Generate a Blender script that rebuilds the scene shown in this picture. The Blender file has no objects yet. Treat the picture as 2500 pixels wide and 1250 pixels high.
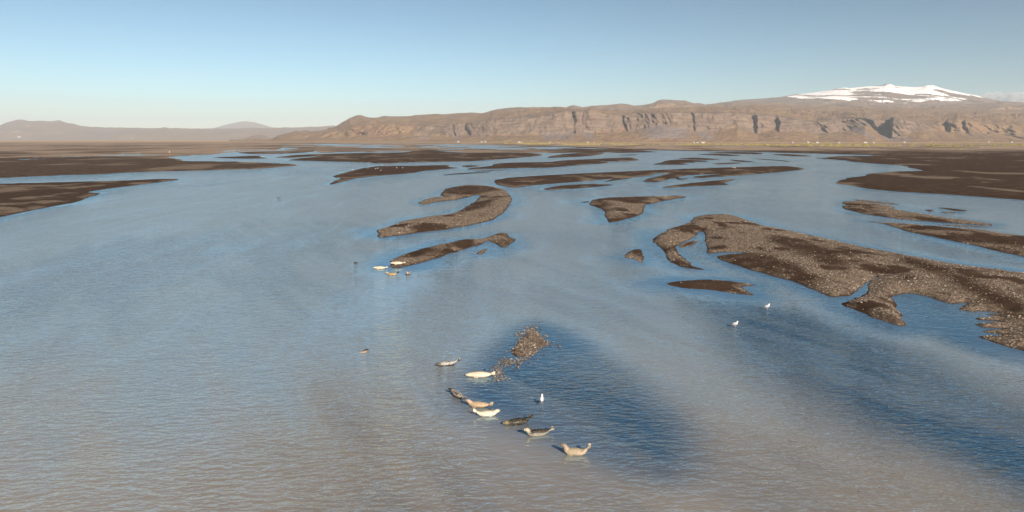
import bpy, math, random
import numpy as np

# ------------------------------------------------------------------ camera, world, sun, exposure
sc = bpy.context.scene
COL = sc.collection
F, CX, CY, HOR, CAMZ = 1700.0, 1250.0, 625.0, 341.0, 13.0       # focal length and centre in photo pixels, horizon row, camera height
PITCH = math.atan((CY - HOR) / F)
cam_d = bpy.data.cameras.new('camera')
cam_d.sensor_width = 36.0
cam_d.lens = 36.0 * F / 2500.0
cam_d.clip_start, cam_d.clip_end = 0.5, 120000.0
cam = bpy.data.objects.new('camera', cam_d)
COL.objects.link(cam)
cam.location = (0, 0, CAMZ)
cam.rotation_euler = (math.radians(90) - PITCH, 0, 0)
sc.camera = cam

SUN_EL, SUN_AZ = math.radians(27), math.radians(153)            # azimuth clockwise from +Y: behind the camera, to the right
world = bpy.data.worlds.new('World')
sc.world = world
world.use_nodes = True
wn = world.node_tree.nodes
sky = wn.new('ShaderNodeTexSky')
sky.sky_type = 'NISHITA'
sky.sun_disc = False
sky.sun_elevation, sky.sun_rotation = SUN_EL, SUN_AZ
sky.air_density, sky.dust_density, sky.ozone_density, sky.altitude = 0.85, 0.1, 2.6, 0
bg = wn['Background']
hsv = wn.new('ShaderNodeHueSaturation')
hsv.inputs['Saturation'].default_value = 0.76
hsv.inputs['Hue'].default_value = 0.478
world.node_tree.links.new(sky.outputs[0], hsv.inputs['Color'])
# a steeper fall-off from the bright horizon to the deeper upper sky, the same all round
lo_, hi_ = wn.new('ShaderNodeVectorMath'), wn.new('ShaderNodeVectorMath')
lo_.operation = hi_.operation = 'SCALE'
lo_.inputs['Scale'].default_value, hi_.inputs['Scale'].default_value = 0.1, 10.0
gam = wn.new('ShaderNodeGamma')
gam.inputs['Gamma'].default_value = 1.75
world.node_tree.links.new(hsv.outputs[0], lo_.inputs[0])
world.node_tree.links.new(lo_.outputs[0], gam.inputs['Color'])
world.node_tree.links.new(gam.outputs[0], hi_.inputs[0])
world.node_tree.links.new(hi_.outputs[0], bg.inputs['Color'])
bg.inputs['Strength'].default_value = 0.058
sun_d = bpy.data.lights.new('sun', 'SUN')
sun_d.energy = 4.8
sun_d.angle = math.radians(0.5)
sun_d.color = (1.0, 0.89, 0.77)
sun = bpy.data.objects.new('sun', sun_d)
COL.objects.link(sun)
_sd = np.array([math.sin(SUN_AZ) * math.cos(SUN_EL), math.cos(SUN_AZ) * math.cos(SUN_EL), math.sin(SUN_EL)])
from mathutils import Vector
sun.rotation_euler = Vector(_sd).to_track_quat('Z', 'Y').to_euler()
sc.view_settings.view_transform = 'Standard'
sc.view_settings.look = 'None'
sc.view_settings.exposure = 0.98
sc.view_settings.gamma = 1.0
sc.view_settings.use_curve_mapping = False
sc.render.engine = 'CYCLES'
sc.cycles.use_denoising = True
sc.cycles.max_bounces = 5
sc.cycles.diffuse_bounces = 2
sc.cycles.glossy_bounces = 3
sc.cycles.volume_bounces = 0
sc.cycles.sample_clamp_direct = 3.0
sc.cycles.sample_clamp_indirect = 3.0
sc.cycles.caustics_reflective = False
sc.cycles.caustics_refractive = False

rng = np.random.default_rng(7)
random.seed(7)

# ------------------------------------------------------------------ projection and noise helpers
SP, CP = math.sin(PITCH), math.cos(PITCH)
def ray(px, py):
    a = (np.asarray(px, float) - CX) / F
    b = (CY - np.asarray(py, float)) / F
    return a, CP + b * SP, -SP + b * CP
def gnd(px, py, z=0.0):                 # point of the level z seen at a photo pixel
    a, dy, dz = ray(px, py)
    t = (z - CAMZ) / np.minimum(dz, -1e-6)
    return a * t, dy * t
def at_dist(px, py, d):                 # point at depth d seen at a photo pixel
    a, dy, dz = ray(px, py)
    t = d / dy
    return a * t, d + 0 * a, CAMZ + dz * t
def row_of(d):                          # photo row of the level ground at depth d
    return CY - F * math.tan(PITCH - math.atan2(CAMZ, d))

def _h(ix, iy, iz, seed):
    n = (ix.astype(np.int64) * 374761393 + iy.astype(np.int64) * 668265263 + iz.astype(np.int64) * 2147483647 + seed * 974634777) & 0xffffffff
    n = ((n ^ (n >> 13)) * 1274126177) & 0xffffffff
    n = ((n ^ (n >> 16)) * 2246822519) & 0xffffffff
    return ((n ^ (n >> 15)) & 0xffff) / 32767.5 - 1.0
def noise3(x, y, z, seed=0):
    x, y, z = np.broadcast_arrays(np.asarray(x, float), np.asarray(y, float), np.asarray(z, float))
    x0, y0, z0 = np.floor(x), np.floor(y), np.floor(z)
    fx, fy, fz = x - x0, y - y0, z - z0
    x0, y0, z0 = x0.astype(np.int64), y0.astype(np.int64), z0.astype(np.int64)
    u, v, w = fx * fx * (3 - 2 * fx), fy * fy * (3 - 2 * fy), fz * fz * (3 - 2 * fz)
    r = 0
    for i in (0, 1):
        for j in (0, 1):
            for k in (0, 1):
                r = r + _h(x0 + i, y0 + j, z0 + k, seed) * (u if i else 1 - u) * (v if j else 1 - v) * (w if k else 1 - w)
    return r
def noise2(x, y, seed=0):
    x, y = np.broadcast_arrays(np.asarray(x, float), np.asarray(y, float))
    x0, y0 = np.floor(x), np.floor(y)
    fx, fy = x - x0, y - y0
    x0, y0 = x0.astype(np.int64), y0.astype(np.int64)
    z0 = np.zeros_like(x0)
    u, v = fx * fx * (3 - 2 * fx), fy * fy * (3 - 2 * fy)
    return ((_h(x0, y0, z0, seed) * (1 - u) + _h(x0 + 1, y0, z0, seed) * u) * (1 - v)
            + (_h(x0, y0 + 1, z0, seed) * (1 - u) + _h(x0 + 1, y0 + 1, z0, seed) * u) * v)
def fbm2(x, y, oct=4, seed=0, gain=0.5):
    r, a, s = 0, 1.0, 0
    for o in range(oct):
        r = r + a * noise2(x * 2 ** o + 17.3 * o, y * 2 ** o - 9.1 * o, seed + o)
        s += a
        a *= gain
    return r / s * 1.6
def fbm3(x, y, z, oct=3, seed=0):
    r, a, s = 0, 1.0, 0
    for o in range(oct):
        r = r + a * noise3(x * 2 ** o, y * 2 ** o, z * 2 ** o, seed + o)
        s += a
        a *= 0.5
    return r / s * 1.6
def sstep(a, b, x):
    t = np.clip((x - a) / (b - a), 0, 1)
    return t * t * (3 - 2 * t)

def poly_world(pts):
    p = np.array(pts, float)
    x, y = gnd(p[:, 0], p[:, 1])
    return np.stack([x, y], 1)
def smooth_poly(pts, it=1):             # Chaikin corner cutting, so traced outlines do not stay angular
    p = np.array(pts, float)
    for _ in range(it):
        q = np.roll(p, -1, 0)
        p = np.stack([0.8 * p + 0.2 * q, 0.2 * p + 0.8 * q], 1).reshape(-1, 2)
    return p
def sdf(poly, X, Y):                    # signed distance to a polygon, positive inside
    shp = X.shape
    x, y = X.ravel().astype(np.float32), Y.ravel().astype(np.float32)
    d2 = np.full(len(x), 1e18, np.float32)
    ins = np.zeros(len(x), bool)
    pl = np.asarray(poly, np.float32)
    for i in range(len(pl)):
        ax, ay = pl[i]
        bx, by = pl[(i + 1) % len(pl)]
        ex, ey = bx - ax, by - ay
        wx, wy = x - ax, y - ay
        t = (wx * ex + wy * ey) / max(ex * ex + ey * ey, np.float32(1e-9))
        np.clip(t, 0, 1, out=t)
        qx, qy = wx - t * ex, wy - t * ey
        qx *= qx
        qy *= qy
        qx += qy
        np.minimum(d2, qx, out=d2)
        if ey != 0:
            c = (y < ay) != (y < by)
            ins ^= c & (wx < wy * (ex / ey))
    return (np.sqrt(d2) * np.where(ins, 1, -1)).reshape(shp).astype(float)

# ------------------------------------------------------------------ mesh and object helpers
def mesh_np(name, V, Fc, attrs=None, smooth=True, mat=None):
    V = np.ascontiguousarray(V, np.float32)
    Fc = np.ascontiguousarray(Fc, np.int32)
    k = Fc.shape[1]
    me = bpy.data.meshes.new(name)
    me.vertices.add(len(V))
    me.vertices.foreach_set('co', V.ravel())
    me.loops.add(Fc.size)
    me.loops.foreach_set('vertex_index', Fc.ravel())
    me.polygons.add(len(Fc))
    me.polygons.foreach_set('loop_start', np.arange(0, Fc.size, k, dtype=np.int32))
    me.polygons.foreach_set('loop_total', np.full(len(Fc), k, np.int32))
    me.polygons.foreach_set('use_smooth', np.full(len(Fc), smooth, bool))
    me.update(calc_edges=True)
    for nm, val in (attrs or {}).items():
        val = np.asarray(val, np.float32)
        if val.ndim == 1:
            a = me.attributes.new(nm, 'FLOAT', 'POINT')
            a.data.foreach_set('value', val)
        else:
            a = me.attributes.new(nm, 'FLOAT_COLOR', 'POINT')
            a.data.foreach_set('color', np.concatenate([val, np.ones((len(val), 1), np.float32)], 1).ravel())
    if mat:
        me.materials.append(mat)
    return me
def obj(name, me, parent=None, label=None, cat=None, group=None, kind=None):
    o = bpy.data.objects.new(name, me)
    COL.objects.link(o)
    if parent is not None:
        o.parent = parent
    for k, v in (('label', label), ('category', cat), ('group', group), ('kind', kind)):
        if v:
            o[k] = v
    return o
def grid_faces(nr, nc, keep=None):
    i = np.arange(nr * nc).reshape(nr, nc)
    q = np.stack([i[:-1, :-1], i[:-1, 1:], i[1:, 1:], i[1:, :-1]], -1)
    return q.reshape(-1, 4) if keep is None else q[keep]

# ------------------------------------------------------------------ material helpers
def new_mat(name):
    m = bpy.data.materials.new(name)
    m.use_nodes = True
    return m, m.node_tree.nodes, m.node_tree.links, m.node_tree.nodes['Principled BSDF']
def n_noise(nt, L, scale, detail=4, rough=0.55, vec=None, dist=0.0):
    n = nt.new('ShaderNodeTexNoise')
    n.inputs['Scale'].default_value = scale
    n.inputs['Detail'].default_value = detail
    n.inputs['Roughness'].default_value = rough
    n.inputs['Distortion'].default_value = dist
    if vec is not None:
        L.new(vec, n.inputs['Vector'])
    return n
def n_map(nt, L, vec, scale=(1, 1, 1), rot=(0, 0, 0)):
    m = nt.new('ShaderNodeMapping')
    m.inputs['Scale'].default_value = scale
    m.inputs['Rotation'].default_value = rot
    L.new(vec, m.inputs['Vector'])
    return m.outputs[0]
def n_ramp(nt, L, fac, stops):
    r = nt.new('ShaderNodeValToRGB')
    e = r.color_ramp.elements
    while len(e) < len(stops):
        e.new(0.5)
    for el, (p, c) in zip(e, stops):
        el.position = p
        el.color = (c, c, c, 1) if np.isscalar(c) else (*c, 1)
    L.new(fac, r.inputs[0])
    return r.outputs[0]
def n_mix(nt, L, fac, a, b, mode='MIX'):
    m = nt.new('ShaderNodeMix')
    m.data_type = 'RGBA'
    m.blend_type = mode
    for s, v in ((m.inputs[0], fac), (m.inputs[6], a), (m.inputs[7], b)):
        if hasattr(v, 'is_linked'):
            L.new(v, s)
        elif isinstance(v, tuple):
            s.default_value = (*v, 1)
        else:
            s.default_value = v
    return m.outputs[2]
def n_math(nt, L, op, a, b=0.0, clamp=False):
    m = nt.new('ShaderNodeMath')
    m.operation = op
    m.use_clamp = clamp
    for s, v in ((m.inputs[0], a), (m.inputs[1], b)):
        if hasattr(v, 'is_linked'):
            L.new(v, s)
        else:
            s.default_value = v
    return m.outputs[0]
def n_attr(nt, name):
    a = nt.new('ShaderNodeAttribute')
    a.attribute_name = name
    return a
def n_pos(nt):
    return nt.new('ShaderNodeNewGeometry').outputs['Position']
def n_bump(nt, L, h, strength, dist, normal=None):
    b = nt.new('ShaderNodeBump')
    b.inputs['Distance'].default_value = dist
    if hasattr(strength, 'is_linked'):
        L.new(strength, b.inputs['Strength'])
    else:
        b.inputs['Strength'].default_value = strength
    L.new(h, b.inputs['Height'])
    if normal is not None:
        L.new(normal, b.inputs['Normal'])
    return b.outputs[0]

# sand: dark volcanic sand, pale dry gravel where 'gravel' is high, grass where 'grass' is high
def sand_mat():
    m, nt, L, P = new_mat('volcanic_sand')
    pos = n_pos(nt)
    big = n_noise(nt, L, 0.02, 5, 0.6, pos).outputs[0]
    mid = n_noise(nt, L, 0.35, 8, 0.68, pos).outputs[0]
    fine = n_noise(nt, L, 6.0, 3, 0.6, pos).outputs[0]
    dark = n_mix(nt, L, n_ramp(nt, L, mid, [(0.3, 0.0), (0.7, 1.0)]), (0.036, 0.021, 0.013), (0.066, 0.042, 0.028))
    vor = nt.new('ShaderNodeTexVoronoi')
    vor.inputs['Scale'].default_value = 7.0
    L.new(pos, vor.inputs['Vector'])
    sepc = nt.new('ShaderNodeSeparateColor')
    L.new(vor.outputs['Color'], sepc.inputs[0])
    peb = n_ramp(nt, L, sepc.outputs[0], [(0.0, (0.045, 0.034, 0.027)), (0.35, (0.095, 0.070, 0.051)), (0.6, (0.165, 0.124, 0.089)), (0.85, (0.22, 0.168, 0.123)), (1.0, (0.33, 0.27, 0.21))])
    spk = n_mix(nt, L, n_ramp(nt, L, fine, [(0.35, 0.0), (0.65, 0.6)]), peb, (0.13, 0.096, 0.069))
    g = n_attr(nt, 'gravel').outputs['Fac']
    gg = n_math(nt, L, 'ADD', g, n_math(nt, L, 'MULTIPLY', n_math(nt, L, 'SUBTRACT', mid, 0.5), 1.5))
    c = n_mix(nt, L, n_ramp(nt, L, gg, [(0.12, 0.0), (0.95, 1.0)]), dark, spk)
    plain = n_mix(nt, L, n_ramp(nt, L, big, [(0.35, 0.0), (0.65, 1.0)]), (0.23, 0.168, 0.122), (0.30, 0.228, 0.172))
    c = n_mix(nt, L, n_attr(nt, 'plain').outputs['Fac'], c, plain)
    c = n_mix(nt, L, n_attr(nt, 'grass').outputs['Fac'], c, n_mix(nt, L, n_ramp(nt, L, big, [(0.3, 0.0), (0.7, 1.0)]), (0.40, 0.235, 0.09), (0.30, 0.20, 0.085)))
    L.new(c, P.inputs['Base Color'])
    P.inputs['Roughness'].default_value = 0.85
    P.inputs['Specular IOR Level'].default_value = 0.03
    nb = n_bump(nt, L, mid, 0.5, 0.12)
    L.new(n_bump(nt, L, fine, 0.6, 0.02, nb), P.inputs['Normal'])
    return m
SAND = sand_mat()

def vcol_mat(name, rough=0.7, spec=0.3, bump=None):
    m, nt, L, P = new_mat(name)
    L.new(n_attr(nt, 'tint').outputs['Color'], P.inputs['Base Color'])
    P.inputs['Roughness'].default_value = rough
    P.inputs['Specular IOR Level'].default_value = spec
    if bump:
        L.new(n_bump(nt, L, n_noise(nt, L, bump[0], 3, 0.6, n_pos(nt)).outputs[0], 0.5, bump[1]), P.inputs['Normal'])
    return m
STONE = vcol_mat('river_stone', 0.75, 0.3)
FUR = vcol_mat('wet_seal_fur', 0.45, 0.22, (90, 0.004))

def plain_mat(name, col, rough=0.7, nscale=3.0, amp=0.25):
    m, nt, L, P = new_mat(name)
    n = n_noise(nt, L, nscale, 4, 0.6, nt.new('ShaderNodeTexCoord').outputs['Object']).outputs[0]
    a = tuple(c * (1 - amp) for c in col)
    b = tuple(min(1, c * (1 + amp)) for c in col)
    L.new(n_mix(nt, L, n_ramp(nt, L, n, [(0.35, 0.0), (0.65, 1.0)]), a, b), P.inputs['Base Color'])
    P.inputs['Roughness'].default_value = rough
    return m

def water_mat():
    """Silt scatters light below the surface, so its colour ignores the ripples; the mirror on top follows them."""
    m, nt, L, P = new_mat('silty_river_water')
    pos = n_pos(nt)
    big = n_noise(nt, L, 0.05, 4, 0.6, n_map(nt, L, pos, (1, 0.5, 1))).outputs[0]
    silt = n_attr(nt, 'silt').outputs['Fac']
    ruf = n_attr(nt, 'ruffle').outputs['Fac']
    base = n_mix(nt, L, n_ramp(nt, L, big, [(0.3, 0.0), (0.7, 1.0)]), SILT_A, SILT_B)
    base = n_mix(nt, L, n_attr(nt, 'clear').outputs['Fac'], base, SILT_SKY_FAR)  # far water: pale blue of the reflected sky painted into the silt colour
    base = n_mix(nt, L, silt, BED_SKY_COL, base)  # dark sand bed, its colour blued to imitate reflected sky
    gust = n_ramp(nt, L, n_noise(nt, L, 0.22, 4, 0.65, n_map(nt, L, pos, (1.0, 0.16, 1), (0, 0, 0.42)), 0.6).outputs[0], [(0.32, 0.35), (0.66, 1.0)])
    st = n_math(nt, L, 'MULTIPLY', ruf, gust)
    def wave(scale, sx, rot, dist, detail=2):
        return n_noise(nt, L, scale, detail, 0.5, n_map(nt, L, pos, (sx, 1.0, 1), (0, 0, rot)), dist).outputs[0]
    def ridged(scale, sx, rot, dist):
        return n_math(nt, L, 'ABSOLUTE', n_math(nt, L, 'SUBTRACT', wave(scale, sx, rot, dist, 1), 0.5))
    w1 = n_math(nt, L, 'SUBTRACT', n_math(nt, L, 'MULTIPLY', wave(4.2, 0.45, -0.5, 0.4), 0.7), ridged(1.15, 0.40, -0.35, 0.9))
    w2 = n_math(nt, L, 'SUBTRACT', n_math(nt, L, 'MULTIPLY', wave(1.1, 0.5, 0.2, 0.8), 0.7), ridged(0.5, 0.5, -0.45, 0.8))
    w3 = wave(0.16, 0.55, -0.2, 0.6, 4)
    nb = n_bump(nt, L, w3, st, WAVES[2])
    nb = n_bump(nt, L, w2, st, WAVES[1], nb)
    nb = n_bump(nt, L, w1, st, WAVES[0], nb)
    nt.remove(P)
    dif = nt.new('ShaderNodeBsdfDiffuse')
    L.new(base, dif.inputs['Color'])
    glo = nt.new('ShaderNodeBsdfGlossy')
    glo.inputs['Roughness'].default_value = 0.05
    glo.inputs['Color'].default_value = (0.66, 0.88, 1.0, 1)
    L.new(nb, glo.inputs['Normal'])
    fr = nt.new('ShaderNodeFresnel')
    fr.inputs['IOR'].default_value = WATER_IOR
    L.new(nb, fr.inputs['Normal'])
    mix = nt.new('ShaderNodeMixShader')
    L.new(fr.outputs[0], mix.inputs[0])
    L.new(dif.outputs[0], mix.inputs[1])
    L.new(glo.outputs[0], mix.inputs[2])
    L.new(mix.outputs[0], nt['Material Output'].inputs['Surface'])
    return m
SILT_A, SILT_B, SILT_SKY_FAR, BED_SKY_COL = (0.25, 0.208, 0.160), (0.32, 0.27, 0.212), (0.215, 0.285, 0.345), (0.022, 0.060, 0.110)  # far silt and bed tones include painted blue of the reflected sky
WAVES, WATER_IOR = (0.28, 0.22, 0.32), 3.3
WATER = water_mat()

# ------------------------------------------------------------------ traced outlines (photo pixels, laid on the level of the river)
PLAIN_LEFT = [(-900, 452), (-300, 443), (0, 435), (90, 430.5), (160, 427), (250, 425), (330, 420.5), (400, 418), (500, 416.5), (560, 414), (640, 411.5), (672, 409), (705, 406), (728, 404),
              (714, 401), (660, 398.5), (600, 396.5), (540, 395), (460, 394), (433, 388.5), (405, 384), (440, 380.5), (500, 378), (534, 376), (540, 373.5), (572, 371.5), (640, 368), (672, 367), (700, 360), (690, 355), (760, 351.5), (900, 350.6),
              (1160, 352.2), (1300, 356), (1400, 359.5), (1540, 365.8), (1640, 367.3), (1740, 369), (1850, 370.6), (1920, 373.2), (1985, 374.5), (2060, 377), (2150, 378.5), (2110, 381), (2040, 382.5), (1992, 386),
              (2020, 388.8), (2060, 391.2), (2090, 395.6), (2130, 398.6), (2180, 402), (2215, 407), (2250, 414), (2262, 417), (2170, 419.5), (2130, 421.5), (2115, 428), (2080, 433), (2043, 440), (2050, 448), (2090, 455),
              (2140, 464), (2220, 470), (2300, 474), (2400, 481), (2500, 488), (2700, 500), (3400, 545),
              (4200, 400), (4200, 343), (3000, 341.7), (1250, 341.7), (-500, 341.7), (-1700, 343), (-1700, 420)]
BRAID = [(690, 352), (900, 350.8), (1160, 352), (1300, 355.8), (1400, 359), (1545, 366), (1600, 371), (1470, 374.5), (1400, 373), (1330, 374), (1240, 372), (1160, 373), (1060, 367), (1000, 371), (960, 372.5), (880, 373), (790, 373.5), (770, 368), (700, 366), (680, 360)]

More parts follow.
